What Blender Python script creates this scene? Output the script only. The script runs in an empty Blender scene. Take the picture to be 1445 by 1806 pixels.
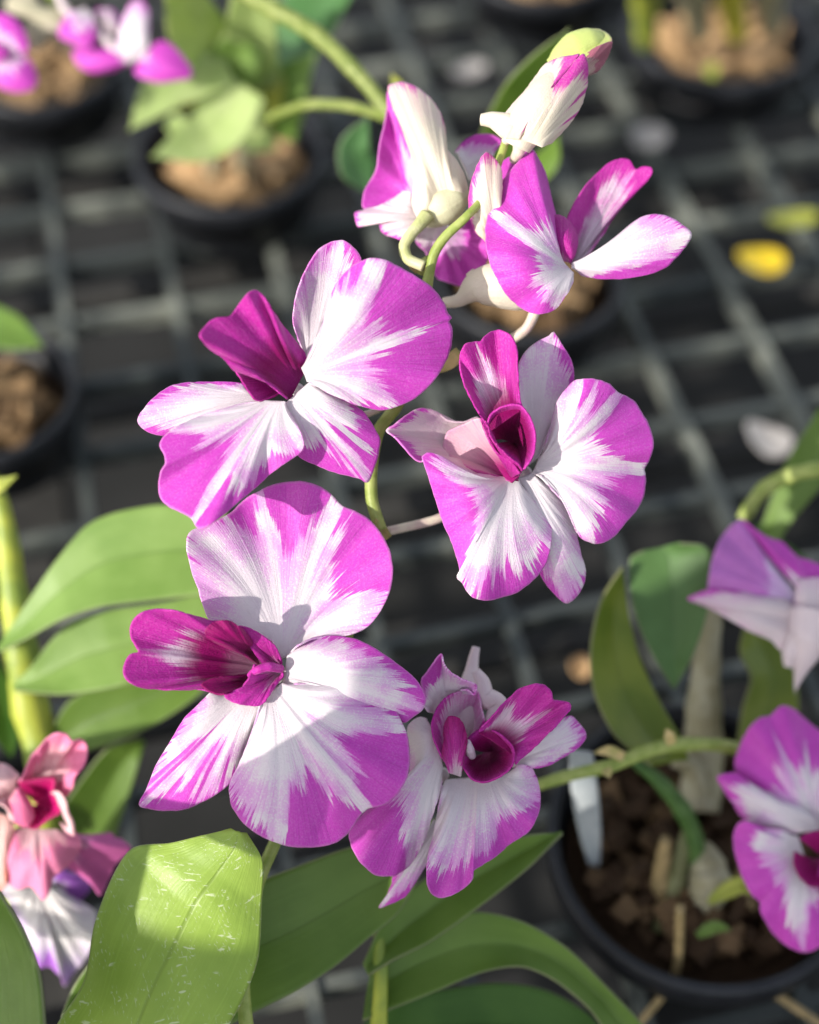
import bpy, math, random
import numpy as np
from mathutils import Vector, Matrix
random.seed(7); rng = np.random.default_rng(5)
S = bpy.context.scene
COL = S.collection
# ---------------------------------------------------------------- camera
CZ = 0.474; PITCH = math.radians(51); FPX = 2508.0
cam_d = bpy.data.cameras.new("camera"); cam = bpy.data.objects.new("camera", cam_d); COL.objects.link(cam)
cam.location = (0, 0, CZ); cam.rotation_euler = (math.pi/2 - PITCH, 0, 0)
cam_d.sensor_fit = 'VERTICAL'; cam_d.sensor_height = 36; cam_d.lens = 36*FPX/1806
cam_d.clip_start = 0.01; cam_d.clip_end = 100
cam_d.dof.use_dof = True; cam_d.dof.focus_distance = 0.374; cam_d.dof.aperture_fstop = 4.0
cam_d.dof.aperture_blades = 0
S.camera = cam
# ---------------------------------------------------------------- sun and sky
CF = np.array([0, math.cos(PITCH), -math.sin(PITCH)]); CU = np.array([0, math.sin(PITCH), math.cos(PITCH)]); CR = np.array([1., 0, 0])
LDIR = 0.70*CR + 0.10*CU + 0.70*CF; LDIR /= np.linalg.norm(LDIR)     # the way sunlight travels
sun_d = bpy.data.lights.new("sun", 'SUN'); sun = bpy.data.objects.new("sun", sun_d); COL.objects.link(sun)
sun_d.energy = 3.2; sun_d.angle = math.radians(0.55); sun_d.color = (1, .95, .87)
sun.rotation_euler = Vector(LDIR).to_track_quat('-Z', 'Y').to_euler()
W = bpy.data.worlds.new("World"); S.world = W; W.use_nodes = True
nt = W.node_tree; bg = nt.nodes["Background"]; sky = nt.nodes.new("ShaderNodeTexSky"); sky.sky_type = 'NISHITA'; sky.sun_disc = False
sky.sun_elevation = math.asin(-LDIR[2]); sky.sun_rotation = math.atan2(-LDIR[0], -LDIR[1])
hs = nt.nodes.new('ShaderNodeHueSaturation'); hs.inputs['Saturation'].default_value = .45     # sky light desaturated so that shade turns out less blue
nt.links.new(sky.outputs[0], hs.inputs['Color']); nt.links.new(hs.outputs[0], bg.inputs[0]); bg.inputs[1].default_value = 0.15
S.view_settings.view_transform = 'Standard'; S.view_settings.look = 'None'; S.view_settings.exposure = 0.84; S.view_settings.gamma = 1
S.render.engine = 'CYCLES'; S.cycles.use_denoising = True; S.cycles.max_bounces = 8; S.cycles.transparent_max_bounces = 6
S.cycles.sample_clamp_indirect = 6
# ---------------------------------------------------------------- helpers
def PX(x, y, D):                       # a point D metres into the scene that the photo shows at x, y
    return np.array([0, 0, CZ]) + CF*D + CR*((x-722.5)/FPX*D) + CU*((903-y)/FPX*D)
def PXa(xy, D):
    xy = np.asarray(xy, float); D = np.asarray(D, float)[..., None]
    return np.array([0, 0, CZ]) + CF*D + CR*((xy[..., :1]-722.5)/FPX*D) + CU*((903-xy[..., 1:2])/FPX*D)
def onplane(x, y, z=0.0):
    d = CF + CR*((x-722.5)/FPX) + CU*((903-y)/FPX); t = (z-CZ)/d[2]
    return np.array([0, 0, CZ]) + d*t
def cr(P, n, closed=False, idx=False):            # centripetal-ish Catmull-Rom, resampled by arc length
    P = np.asarray(P, float)
    Q = np.vstack([2*P[0]-P[1], P, 2*P[-1]-P[-2]])
    out = []
    for i in range(1, len(Q)-2):
        t = np.linspace(0, 1, 12, endpoint=False)[:, None]
        a, b, c, d = Q[i-1], Q[i], Q[i+1], Q[i+2]
        m1 = (c-a)*.42; m2 = (d-b)*.42
        L = np.linalg.norm((c-b)[:2]); 
        for m in (m1, m2):
            k = np.linalg.norm(m[:2])
            if k > L: m *= L/k
        out.append((2*t**3-3*t**2+1)*b + (t**3-2*t**2+t)*m1 + (-2*t**3+3*t**2)*c + (t**3-t**2)*m2)
    out.append(Q[-2][None]); C = np.vstack(out)
    s = np.r_[0, np.cumsum(np.linalg.norm(np.diff(C[:, :2], axis=0), axis=1)+1e-6)]
    if idx: s = np.linspace(0, s[-1], len(C))
    g = np.linspace(0, s[-1], n)
    return np.stack([np.interp(g, s, C[:, k]) for k in range(C.shape[1])], 1), s[-1]
def parse(s, t0=1.0):
    r = []
    for w in s.split():
        v = [float(a) for a in w.split(',')]
        if len(v) > 2: t0 = v[2]
        r.append((v[0], v[1], t0))
    return r
def lerpl(lst, t):
    lst = list(lst) if isinstance(lst, (list, tuple)) else [lst]
    if len(lst) == 1: return np.full_like(t, float(lst[0]))
    return np.interp(t, np.linspace(0, 1, len(lst)), lst)

class Geo:                             # collects patches and tubes that make ONE mesh
    def __init__(s): s.v = []; s.f = []; s.uv = []; s.uz = []; s.thr = []; s.deep = []; s.n = 0
    def grid(s, V, UV, thr, deep, closed=False, uz=0.):
        a, b = V.shape[:2]; o = s.n; s.uz.append((np.zeros((a, b))+uz).reshape(-1))
        s.v.append(V.reshape(-1, 3)); s.uv.append(UV.reshape(-1, 2)); s.thr.append(thr.reshape(-1)); s.deep.append(deep.reshape(-1))
        idx = np.arange(a*b).reshape(a, b)+o
        if closed: idx = np.hstack([idx, idx[:, :1]])
        q = np.stack([idx[:-1, :-1], idx[:-1, 1:], idx[1:, 1:], idx[1:, :-1]], -1).reshape(-1, 4)
        s.f.append(q); s.n += a*b
    def obj(s, name, mat, parent=None, thick=0.0, smooth=True):
        V = np.vstack(s.v); F = np.vstack(s.f); UV = np.vstack(s.uv)
        org = V[:400].mean(0)
        me = bpy.data.meshes.new(name); me.from_pydata((V-org).tolist(), [], F.tolist())
        at = me.attributes.new('thr', 'FLOAT', 'POINT'); at.data.foreach_set('value', np.concatenate(s.thr).astype(np.float32))
        at = me.attributes.new('deep', 'FLOAT', 'POINT'); at.data.foreach_set('value', np.concatenate(s.deep).astype(np.float32))
        at = me.attributes.new('pt', 'FLOAT_VECTOR', 'POINT'); at.data.foreach_set('vector', np.c_[UV, np.concatenate(s.uz)].astype(np.float32).ravel())
        me.polygons.foreach_set('use_smooth', [smooth]*len(me.polygons)); me.materials.append(mat)
        o = bpy.data.objects.new(name, me); COL.objects.link(o)
        put(o, org, parent)
        if thick:
            m = o.modifiers.new('t', 'SOLIDIFY'); m.thickness = thick; m.offset = 0; m.use_even_offset = False
        return o
WORLD = {}
def put(o, org, parent):
    WORLD[o.name] = np.array(org, float)
    if parent is not None:
        o.parent = parent; o.location = Vector(np.array(org) - WORLD[parent.name])
    else: o.location = Vector(org)
def tag(o, label=None, cat=None, group=None, kind=None):
    for k, v in (('label', label), ('category', cat), ('group', group), ('kind', kind)):
        if v: o[k] = v
    return o
def thing(name, org, label, cat, group=None):
    o = bpy.data.objects.new(name, None); COL.objects.link(o); put(o, org, None); o.empty_display_size = .01
    return tag(o, label, cat, group)
class Fr:                              # zoom frame: origin, scale, depth of the flower
    def __init__(s, x, y, k, D): s.x, s.y, s.k, s.D = x, y, k, D
    def xy(s, P): P = np.asarray(P, float).copy(); P[..., 0] = s.x + P[..., 0]/s.k; P[..., 1] = s.y + P[..., 1]/s.k; return P
seed = [0]
def fan(g, fr, base, out, d0=0, dz=0, bul=0, rip=0, k=3, ph=0, deep=0, w=.45, nu=44, nv=120, t0=1.05, pw=1.25, ax=None, jag=.6, gv=.28, st=(), rim=1.):
    """petal: rays leave the claw 'base' and end on the outline; dz (mm towards the viewer) along the outline"""
    seed[0] += 1
    o = parse(out, t0); O, L = cr(o, nv); E = fr.xy(O[:, :2]); t = O[:, 2]
    if jag:
        m = np.cumsum(rng.normal(0, 1, nv)); m -= np.linspace(m[0], m[-1], nv); m = m/ (np.abs(m).max()+1e-6)
        tang = np.gradient(E, axis=0); nn = np.stack([tang[:, 1], -tang[:, 0]], 1); nn /= np.linalg.norm(nn, axis=1)[:, None]+1e-9
        fine = np.convolve(rng.normal(0, 1, nv+6), np.ones(3)/3, 'same')[3:-3]
        E = E + nn*(fine*jag*.8)[:, None]
    b = fr.xy(parse(base))[:, :2]; v = np.linspace(0, 1, nv)
    B = b[0] + (b[-1]-b[0])*v[:, None]
    c = b.mean(0); A = (fr.xy(np.array([ax]))[0] if ax else c + (E.mean(0)-c)*1.0) - c; A /= np.linalg.norm(A)
    ray = E-B; rl = np.linalg.norm(ray, axis=1)[:, None]
    ctrl = B + .5*((1-w)*ray + w*A*rl)
    u = np.linspace(0, 1, nu)[:, None, None]
    xy = (1-u)**2*B + 2*u*(1-u)*ctrl + u*u*E
    uu = u[:, :, 0]*np.ones((1, nv))
    dd = d0 + (lerpl(dz, v)[None] - d0)*uu**pw + bul*np.sin(np.pi*uu)*np.sin(np.pi*v)[None]**.6
    dd = dd + rip*uu**2.5*np.sin(2*np.pi*(k*v[None]+ph)) + rip*.35*uu**1.8*np.sin(2*np.pi*(k*2.7*v[None]+ph*3+.2))
    # shallow grooves that fan out from the claw
    gr = np.interp(np.linspace(0, 1, nv), np.linspace(0, 1, 26), rng.normal(0, 1, 26)); gr = np.convolve(np.pad(gr, 3, 'edge'), np.ones(7)/7, 'valid')
    dd = dd + gv*gr[None]*np.sin(np.pi*np.clip(uu, 0, 1)**1.5)**1.2*(rl.mean()/220)
    V = PXa(xy, fr.D - dd/1000.)
    mm = fr.D/FPX*1000
    UV = np.stack([v[None]*(L/fr.k*mm)*np.ones_like(uu)+seed[0]*53.7, uu*rl.mean()*mm+seed[0]*17.3], -1)
    T = uu - t[None]; Dp = lerpl(deep, uu)
    for vc, hw, us in st:              # a coloured line along one vein
        T = np.maximum(T, np.minimum((uu-us)*1.2, .30) - np.abs(v[None]-vc)/hw*.22)
    g.grid(V, UV, T, Dp, uz=uu*rim)
def ribbon(g, fr, Lp, Rp, dl=0, dr=0, dm=0, nu=60, nv=24, deep=0, thr=-1, fold=0, idx=False):
    """leaf between two edges; dl/dr = depth of edges (mm towards viewer), fold = midrib set back"""
    seed[0] += 1
    A, la = cr(parse(Lp), nu, idx=idx); B, lb = cr(parse(Rp), nu, idx=idx); A = fr.xy(A[:, :2]); B = fr.xy(B[:, :2])
    v = np.linspace(0, 1, nv)[None, :, None]; u = np.linspace(0, 1, nu)
    xy = A[:, None]*(1-v) + B[:, None]*v; vv = v[0, :, 0][None]
    dd = lerpl(dl, u)[:, None]*(1-vv) + lerpl(dr, u)[:, None]*vv
    wd = np.linalg.norm(A-B, axis=1)[:, None]*.15
    dd = dd + fold*(np.abs(2*vv-1)**1.2)*np.minimum(1, wd/8) + lerpl(dm, u)[:, None]*np.sin(np.pi*vv)
    V = PXa(xy, fr.D-dd/1000.)
    UV = np.stack([vv*np.ones((nu, 1)), u[:, None]*np.ones((1, nv))*3], -1)
    g.grid(V, UV, np.full(V.shape[:2], float(thr)), np.full(V.shape[:2], float(deep)))
G1 = Fr(0, 0, 1, 0)
def spine(g, pts, wd, D, nu=40, nv=15, tilt=0, fold=.12, deep=0):
    """leaf along a centre line of photo points with half widths in px; D list of depths; tilt: one edge nearer (fraction of width)"""
    P, _ = cr([(x, y, 1) for x, y in pts], nu); P = P[:, :2]; u = np.linspace(0, 1, nu)
    h = lerpl(wd, u); h = np.convolve(np.pad(h, 3, 'edge'), np.ones(7)/7, 'valid')
    if wd[-1] == 0: h = h*np.clip((1-u)/.10, 0, 1)**.55
    if wd[0] == 0: h = h*np.clip(u/.10, 0, 1)**.55
    h = h+.3
    tg = np.gradient(P, axis=0); nn = np.stack([tg[:, 1], -tg[:, 0]], 1); nn /= np.linalg.norm(nn, axis=1)[:, None]+1e-9
    s = np.linspace(-1, 1, nv)[None]
    xy = P[:, None] + nn[:, None]*(h[:, None]*s)[..., None]
    Dd = lerpl(D, u)[:, None]; mpx = Dd/FPX
    Dd = Dd + mpx*h[:, None]*(tilt*s - fold*2*(np.abs(s)-.5))
    V = PXa(xy, Dd)
    UV = np.stack([(s*.5+.5)*np.ones((nu, 1)), u[:, None]*np.ones((1, nv))*3+seed[0]], -1); seed[0] += 1
    g.grid(V, UV, np.full(V.shape[:2], -1.), np.full(V.shape[:2], float(deep)))
def tube3(g, C, R, thr=-1., deep=0., nr=16, sq=1.0, tw=None):
    C = np.asarray(C, float); n = len(C); T = np.gradient(C, axis=0); T /= np.linalg.norm(T, axis=1)[:, None]+1e-12
    X = np.cross(T, CF); X /= np.linalg.norm(X, axis=1)[:, None]+1e-12; Y = np.cross(X, T)
    a = np.linspace(0, 2*np.pi, nr, endpoint=False)[None, :, None]
    V = C[:, None] + R[:, None, None]*(np.cos(a)*X[:, None] + sq*np.sin(a)*Y[:, None])
    s = np.r_[0, np.cumsum(np.linalg.norm(np.diff(C, axis=0), axis=1))]*1000
    UV = np.stack([np.ones((n, 1))*np.abs(np.linspace(-1, 1, nr))[None]*R.max()*3000+seed[0]*31, s[:, None]*np.ones((1, nr))], -1)
    th = np.ones((n, nr))*lerpl(thr, np.linspace(0, 1, n))[:, None]; de = np.ones((n, nr))*lerpl(deep, np.linspace(0, 1, n))[:, None]
    # closed ends
    V = np.concatenate([C[:1, None]+V[:1]*0, V, C[-1:, None]+V[-1:]*0]); UV = np.concatenate([UV[:1], UV, UV[-1:]])
    th = np.vstack([th[:1], th, th[-1:]]); de = np.vstack([de[:1], de, de[-1:]])
    seed[0] += 1; g.grid(V, UV, th, de, closed=True)
def tube(g, fr, pts, r, D=None, n=36, thr=-1., deep=0., sq=1.0, nr=16):
    """pts in frame px; r in photo px; D list = mm towards the viewer relative to the frame depth"""
    P, _ = cr([(x, y, 1) for x, y in pts], n); P = fr.xy(P[:, :2]); u = np.linspace(0, 1, n)
    Dd = fr.D - lerpl(0 if D is None else D, u)/1000.
    R = lerpl(r, u); R = np.convolve(np.pad(R, 2, 'edge'), np.ones(5)/5, 'valid') if n > 8 else R
    if isinstance(r, (list, tuple)) and r[-1] == 0: R = R*np.clip((1-u)/.12, 0, 1)**.5+.05
    if isinstance(r, (list, tuple)) and r[0] == 0: R = R*np.clip(u/.12, 0, 1)**.5+.05
    tube3(g, PXa(P, Dd), R*Dd/FPX, thr, deep, nr, sq)
# ---------------------------------------------------------------- materials
class NT:
    def __init__(s, name):
        s.m = bpy.data.materials.new(name); s.m.use_nodes = True; s.t = s.m.node_tree; s.t.nodes.clear()
    def n(s, k, **kw):
        x = s.t.nodes.new('ShaderNode'+k)
        for a, b in kw.items(): setattr(x, a, b)
        return x
    def l(s, a, b): s.t.links.new(a, b)
    def val(s, x, sock):
        if isinstance(x, (int, float)): sock.default_value = x
        elif isinstance(x, tuple): sock.default_value = x if len(x) == 4 or len(x) == 3 and sock.type == 'VECTOR' else (*x, 1)
        else: s.l(x, sock)
    def math(s, op, a, b=0, c=0, clamp=False):
        x = s.n('Math', operation=op, use_clamp=clamp); s.val(a, x.inputs[0]); s.val(b, x.inputs[1]); s.val(c, x.inputs[2]); return x.outputs[0]
    def vm(s, op, a, b):
        x = s.n('VectorMath', operation=op); s.val(a, x.inputs[0]); s.val(b, x.inputs[1]); return x.outputs[0]
    def noise(s, vec, sc, det=2, rough=.5, dist=0):
        x = s.n('TexNoise'); s.l(vec, x.inputs['Vector']); x.inputs['Scale'].default_value = sc; x.inputs['Detail'].default_value = det
        x.inputs['Roughness'].default_value = rough; x.inputs['Distortion'].default_value = dist; return x.outputs['Fac']
    def mix(s, f, a, b):
        x = s.n('Mix', data_type='RGBA'); s.val(f, x.inputs[0]); s.val(a, x.inputs[6]); s.val(b, x.inputs[7]); return x.outputs[2]
    def ss(s, x, a, b):
        m = s.n('MapRange', interpolation_type='SMOOTHSTEP'); s.val(x, m.inputs[0]); m.inputs[1].default_value = a; m.inputs[2].default_value = b; return m.outputs[0]
    def attr(s, nm, o='Fac'):
        x = s.n('Attribute'); x.attribute_name = nm; return x.outputs[o]
    def bump(s, h, st, dist, prev=None):
        x = s.n('Bump'); x.inputs['Strength'].default_value = st; x.inputs['Distance'].default_value = dist; s.l(h, x.inputs['Height'])
        if prev is not None: s.l(prev, x.inputs['Normal'])
        return x.outputs[0]
    def out(s, col, rough=.5, nrm=None, trans=0., spec=.35, tcol=None, sheen=0, metal=0):
        p = s.n('BsdfPrincipled'); s.val(col, p.inputs['Base Color']); s.val(rough, p.inputs['Roughness']); p.inputs['Specular IOR Level'].default_value = spec
        p.inputs['Metallic'].default_value = metal
        if sheen: p.inputs['Sheen Weight'].default_value = sheen; p.inputs['Sheen Roughness'].default_value = .4
        if nrm is not None: s.l(nrm, p.inputs['Normal'])
        o = s.n('OutputMaterial')
        if trans:
            t = s.n('BsdfTranslucent'); s.val(tcol if tcol is not None else col, t.inputs[0])
            if nrm is not None: s.l(nrm, t.inputs['Normal'])
            mx = s.n('MixShader'); mx.inputs[0].default_value = trans; s.l(p.outputs[0], mx.inputs[1]); s.l(t.outputs[0], mx.inputs[2]); s.l(mx.outputs[0], o.inputs[0])
        else: s.l(p.outputs[0], o.inputs[0])
        return s.m
def petal_mat(name, white=(.80, .725, .755), pink=(.62, .06, .52), dark=(.30, .0, .13), lav=(.72, .30, .68), amp=.50, fine=.20, trans=.27, speck=1.0, soft=1.0, shift=.095, bk=.5):
    s = NT(name); uv = s.attr('pt', 'Vector'); t = s.attr('thr'); dp = s.attr('deep')
    n1 = s.noise(s.vm('MULTIPLY', uv, (.42, .035, 1)), 1, 2, .5)
    n2 = s.noise(s.vm('MULTIPLY', uv, (1.7, .045, 1)), 1, 2.5, .6); n5 = s.noise(s.vm('MULTIPLY', uv, (4.2, .09, 1)), 1, 1.5, .6)
    geo = s.n('NewGeometry'); pos = s.vm('MULTIPLY', geo.outputs['Position'], (1000., 1000., 1000.))
    n3 = s.noise(pos, .9, 3, .6)
    val = s.math('ADD', t, s.math('MULTIPLY', s.math('SUBTRACT', n1, .5), amp))
    val = s.math('ADD', val, s.math('MULTIPLY', s.math('SUBTRACT', n2, .5), fine*1.6))
    val = s.math('ADD', val, s.math('MULTIPLY', s.math('SUBTRACT', n3, .5), .10)); val = s.math('ADD', val, s.math('MULTIPLY', s.math('SUBTRACT', n5, .5), fine*1.3))
    val = s.math('SUBTRACT', val, shift)
    mask = s.ss(val, -.016*soft, .026*soft)
    # lavender stipple in the white, thickening towards the blotch
    cells = s.noise(pos, 2.0, 2, .6)
    patch = s.noise(pos, .11, 1, .5)
    near = s.math('MULTIPLY', s.ss(val, -.62, .0), s.ss(patch, .30, .58))
    stip = s.math('MULTIPLY', s.ss(s.math('ADD', cells, s.math('MULTIPLY', near, .20)), .50, .62), s.math('MULTIPLY', near, .78*speck))
    stip = s.math('ADD', stip, s.math('MULTIPLY', near, .14*speck))
    # fine darker veins
    n4 = s.noise(s.vm('MULTIPLY', uv, (2.6, .05, 1)), 1, 1, .5)
    vein = s.math('MULTIPLY', s.ss(n4, .60, .70), .16)
    wcol = s.mix(stip, white, lav); wcol = s.mix(s.math('MULTIPLY', s.math('MULTIPLY', s.ss(n4, .56, .68), s.ss(val, -.5, .0)), .55*speck), wcol, s.mix(.5, lav, pink))
    pk = s.mix(s.math('MULTIPLY', s.ss(cells, .42, .72), .30), pink, lav)
    pk = s.mix(s.math('MULTIPLY', s.ss(s.noise(pos, .2, 2), .4, .7), .35), pk, tuple(a*.82 for a in pink))
    pk = s.mix(vein, pk, dark)
    c = s.mix(mask, wcol, pk)
    dn = s.math('ADD', dp, s.math('MULTIPLY', s.math('SUBTRACT', n2, .5), s.math('MULTIPLY', s.ss(dp, 0, .5), .28)))
    c = s.mix(s.ss(dn, .15, .85), c, s.mix(s.math('MULTIPLY', cells, .35), dark, tuple(min(1, a*1.9) for a in dark)))
    sx = s.n('SeparateXYZ'); s.l(uv, sx.inputs[0]); c = s.mix(s.math('MULTIPLY', s.ss(sx.outputs[2], .982, .998), .22), c, (.86, .60, .74))
    h = s.math('ADD', s.math('MULTIPLY', n4, .6), s.math('MULTIPLY', cells, .55)); h = s.math('ADD', h, s.math('MULTIPLY', n1, .9)); h = s.math('ADD', h, s.math('MULTIPLY', s.noise(pos, .25, 2), 1.1))
    nr = s.bump(h, bk, .00045)
    return s.out(c, .45, nr, trans, .30, sheen=.08)
M = {}
M['petal'] = petal_mat('petal')
M['lip'] = petal_mat('petal_lip', white=(.78, .62, .72), pink=(.58, .025, .38), dark=(.27, .0, .11), lav=(.74, .22, .58), amp=.6, fine=.30, soft=2.2, shift=0., bk=1.)
M['cream'] = petal_mat('petal_reverse', white=(.84, .75, .60), pink=(.66, .05, .42), lav=(.80, .50, .58), amp=.30, speck=.35, soft=3., shift=.03)
M['rose'] = petal_mat('petal_rose', white=(.60, .42, .36), pink=(.45, .14, .20), lav=(.5, .3, .3), amp=.4)
M['mauve'] = petal_mat('petal_mauve', white=(.74, .50, .56), pink=(.60, .10, .38), lav=(.66, .28, .50), amp=.4)
M['creamgreen'] = petal_mat('petal_creamgreen', white=(.74, .72, .48), pink=(.66, .05, .42), lav=(.74, .62, .45), amp=.3, speck=.3)
M['blush'] = petal_mat('petal_blush', white=(.78, .66, .68), pink=(.62, .05, .52), lav=(.72, .38, .62), amp=.4, speck=.6)
M['coral'] = petal_mat('petal_coral', white=(.88, .60, .62), pink=(.92, .27, .48), dark=(.45, .0, .12), lav=(.88, .42, .50), amp=.7)
M['magenta'] = petal_mat('petal_magenta', white=(.85, .45, .66), pink=(.70, .15, .44), lav=(.78, .32, .58), amp=.8)
M['palepink'] = petal_mat('petal_palepink', white=(.86, .56, .58), pink=(.86, .30, .46), lav=(.86, .45, .52), amp=.4)
M['salmon'] = petal_mat('petal_salmon', white=(.92, .58, .52), pink=(.90, .36, .24), lav=(.9, .45, .4), amp=.9)
M['lilac'] = petal_mat('petal_lilac', white=(.78, .66, .84), pink=(.60, .19, .60), lav=(.68, .42, .72), amp=.5)
M['lime'] = petal_mat('bud_lime', white=(.62, .70, .22), pink=(.70, .30, .32), lav=(.72, .60, .32), amp=.4, speck=.3)
M['creamdull'] = petal_mat('petal_dull', white=(.52, .48, .33), pink=(.4, .3, .3), lav=(.5, .4, .35), amp=.4)
M['violet'] = petal_mat('petal_violet', white=(.80, .76, .74), pink=(.42, .12, .60), dark=(.20, .02, .30), lav=(.60, .42, .72), amp=.5)
def leaf_mat(name, c1, c2, trans=.3, scratch=0, rough=.42, spec=.4):
    s = NT(name); uv = s.attr('pt', 'Vector'); geo = s.n('NewGeometry'); pos = s.vm('MULTIPLY', geo.outputs['Position'], (1000., 1000., 1000.))
    sep = s.n('SeparateXYZ'); s.l(uv, sep.inputs[0]); v = sep.outputs[0]
    big = s.noise(pos, .06, 3, .55); lines = s.noise(s.vm('MULTIPLY', uv, (60., 1.2, 1)), 1, 2, .5)
    c = s.mix(s.ss(big, .3, .7), c1, c2)
    c = s.mix(s.math('MULTIPLY', s.ss(lines, .5, .7), .22), c, tuple(min(1, a*1.35+.01) for a in c2))
    mid = s.math('ABSOLUTE', s.math('SUBTRACT', v, .5))
    rib = s.math('SUBTRACT', 1, s.ss(mid, .004, .018))
    c = s.mix(s.math('MULTIPLY', rib, .45), c, tuple(a*.5 for a in c1))
    edge = s.ss(mid, .488, .498); c = s.mix(s.math('MULTIPLY', edge, .5), c, (.35, .30, .22))
    mot = s.noise(pos, 1.3, 3, .7); c = s.mix(s.math('MULTIPLY', s.ss(mot, .55, .8), .25), c, tuple(min(1, a*1.4) for a in c1))
    h = s.math('ADD', s.math('MULTIPLY', lines, .7), s.math('MULTIPLY', s.noise(pos, .5, 3), .7)); h = s.math('SUBTRACT', h, s.math('MULTIPLY', rib, .9))
    if scratch:
        rot = s.n('VectorRotate', rotation_type='Z_AXIS'); s.l(uv, rot.inputs['Vector']); rot.inputs['Angle'].default_value = .7
        sc = s.noise(s.vm('MULTIPLY', rot.outputs[0], (34., 8., 1)), 1, 1., .5); sc2 = s.noise(pos, .16, 1)
        msk = s.math('MULTIPLY', s.ss(sc, .64, .70), s.ss(sc2, .44, .54)); c = s.mix(s.math('MULTIPLY', msk, .8), c, (.68, .74, .45))
        fx = s.noise(s.vm('MULTIPLY', rot.outputs[0], (30., 50., 1)), 1, 1, .5)
        c = s.mix(s.math('MULTIPLY', s.math('MULTIPLY', s.ss(fx, .62, .68), s.ss(sc2, .4, .6)), .5), c, (.68, .74, .45))
    return s.out(c, rough, s.bump(h, .32, .0004), trans, spec, tcol=tuple(min(1, a*1.5) for a in (c1[0]*1.1, c1[1], c1[2]*.6)))
M['leaf_bright'] = leaf_mat('leaf_bright', (.28, .41, .06), (.36, .50, .08), .30, scratch=1)
M['leaf'] = leaf_mat('leaf', (.11, .20, .025), (.15, .25, .04), .3)
M['leaf_pale'] = leaf_mat('leaf_pale', (.19, .32, .06), (.27, .41, .10), .35)
M['leaf_blue'] = leaf_mat('leaf_blue', (.075, .19, .06), (.11, .24, .09), .3)
M['leaf_yellow'] = leaf_mat('leaf_yellow', (.36, .42, .06), (.50, .50, .10), .35)
M['leaf_deep'] = leaf_mat('leaf_deep', (.045, .12, .012), (.07, .16, .02), .3)
def stem_mat(name, c1, c2, sc=.3):
    s = NT(name); geo = s.n('NewGeometry'); pos = s.vm('MULTIPLY', geo.outputs['Position'], (1000., 1000., 1000.)); uv = s.attr('pt', 'Vector')
    c = s.mix(s.ss(s.noise(pos, sc, 3), .35, .65), c1, c2)
    st = s.noise(s.vm('MULTIPLY', uv, (4., .2, 1)), 1, 2); c = s.mix(s.math('MULTIPLY', s.ss(st, .5, .7), .3), c, tuple(a*.6 for a in c1))
    return s.out(c, .45, s.bump(s.noise(pos, 1.4, 3), .3, .0004), .08, .35)
M['stem'] = stem_mat('stem', (.27, .34, .07), (.37, .42, .12))
M['stempale'] = stem_mat('stempale', (.50, .52, .22), (.66, .62, .36), .15)
M['stemolive'] = stem_mat('stemolive', (.16, .21, .04), (.25, .29, .08))
M['pedicel'] = stem_mat('pedicel', (.60, .44, .40), (.72, .66, .50), .12)
M['cane'] = stem_mat('cane', (.42, .46, .06), (.22, .30, .05), .08)
M['dry'] = stem_mat('dry', (.30, .22, .10), (.42, .30, .14), .2)
M['bract'] = stem_mat('bract', (.55, .42, .18), (.40, .36, .12), .3)
def plastic(name, c, c2=None, rough=.5, sc=.1, lo=.35, hi=.7):
    s = NT(name); geo = s.n('NewGeometry'); pos = s.vm('MULTIPLY', geo.outputs['Position'], (1000., 1000., 1000.))
    n = s.noise(pos, sc, 4, .6); k = s.mix(s.ss(n, lo, hi), c, c2 or tuple(a*1.5 for a in c))
    return s.out(k, rough, s.bump(s.noise(pos, .8, 3), .3, .0006), 0, .4)
M['pot'] = plastic('pot_plastic', (.007, .008, .011), (.015, .016, .02), .5)
M['mesh'] = plastic('bench_bar', (.045, .052, .050), (.27, .28, .23), .55, .022, .46, .74)  # pale noise patches paint dappled sunlight onto the dark bars
M['slat'] = plastic('slat', (.030, .029, .027), (.050, .048, .044), .75, .03)
M['matting'] = plastic('ground_matting', (.012, .012, .011), (.022, .021, .02), .9, .01)
M['tagm'] = plastic('tag_plastic', (.34, .37, .38), (.46, .48, .48), .4)
M['pale_flake'] = plastic('pale_flake', (.26, .24, .22), (.42, .39, .37), .5, .2)
M['yellow_flake'] = leaf_mat('yellow_flake', (.68, .46, .02), (.78, .60, .03), .2)
M['olive_flake'] = leaf_mat('olive_flake', (.32, .34, .05), (.38, .40, .07), .2)
def bark_mat():
    s = NT('bark'); geo = s.n('NewGeometry'); pos = s.vm('MULTIPLY', geo.outputs['Position'], (1000., 1000., 1000.)); oi = s.attr('deep')
    c = s.mix(s.noise(pos, .25, 4, .7), (.20, .10, .04), (.74, .50, .26)); c = s.mix(oi, c, (.05, .028, .014))
    return s.out(c, .8, s.bump(s.noise(pos, .6, 4), .8, .002), 0, .2)
M['bark'] = bark_mat()
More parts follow.
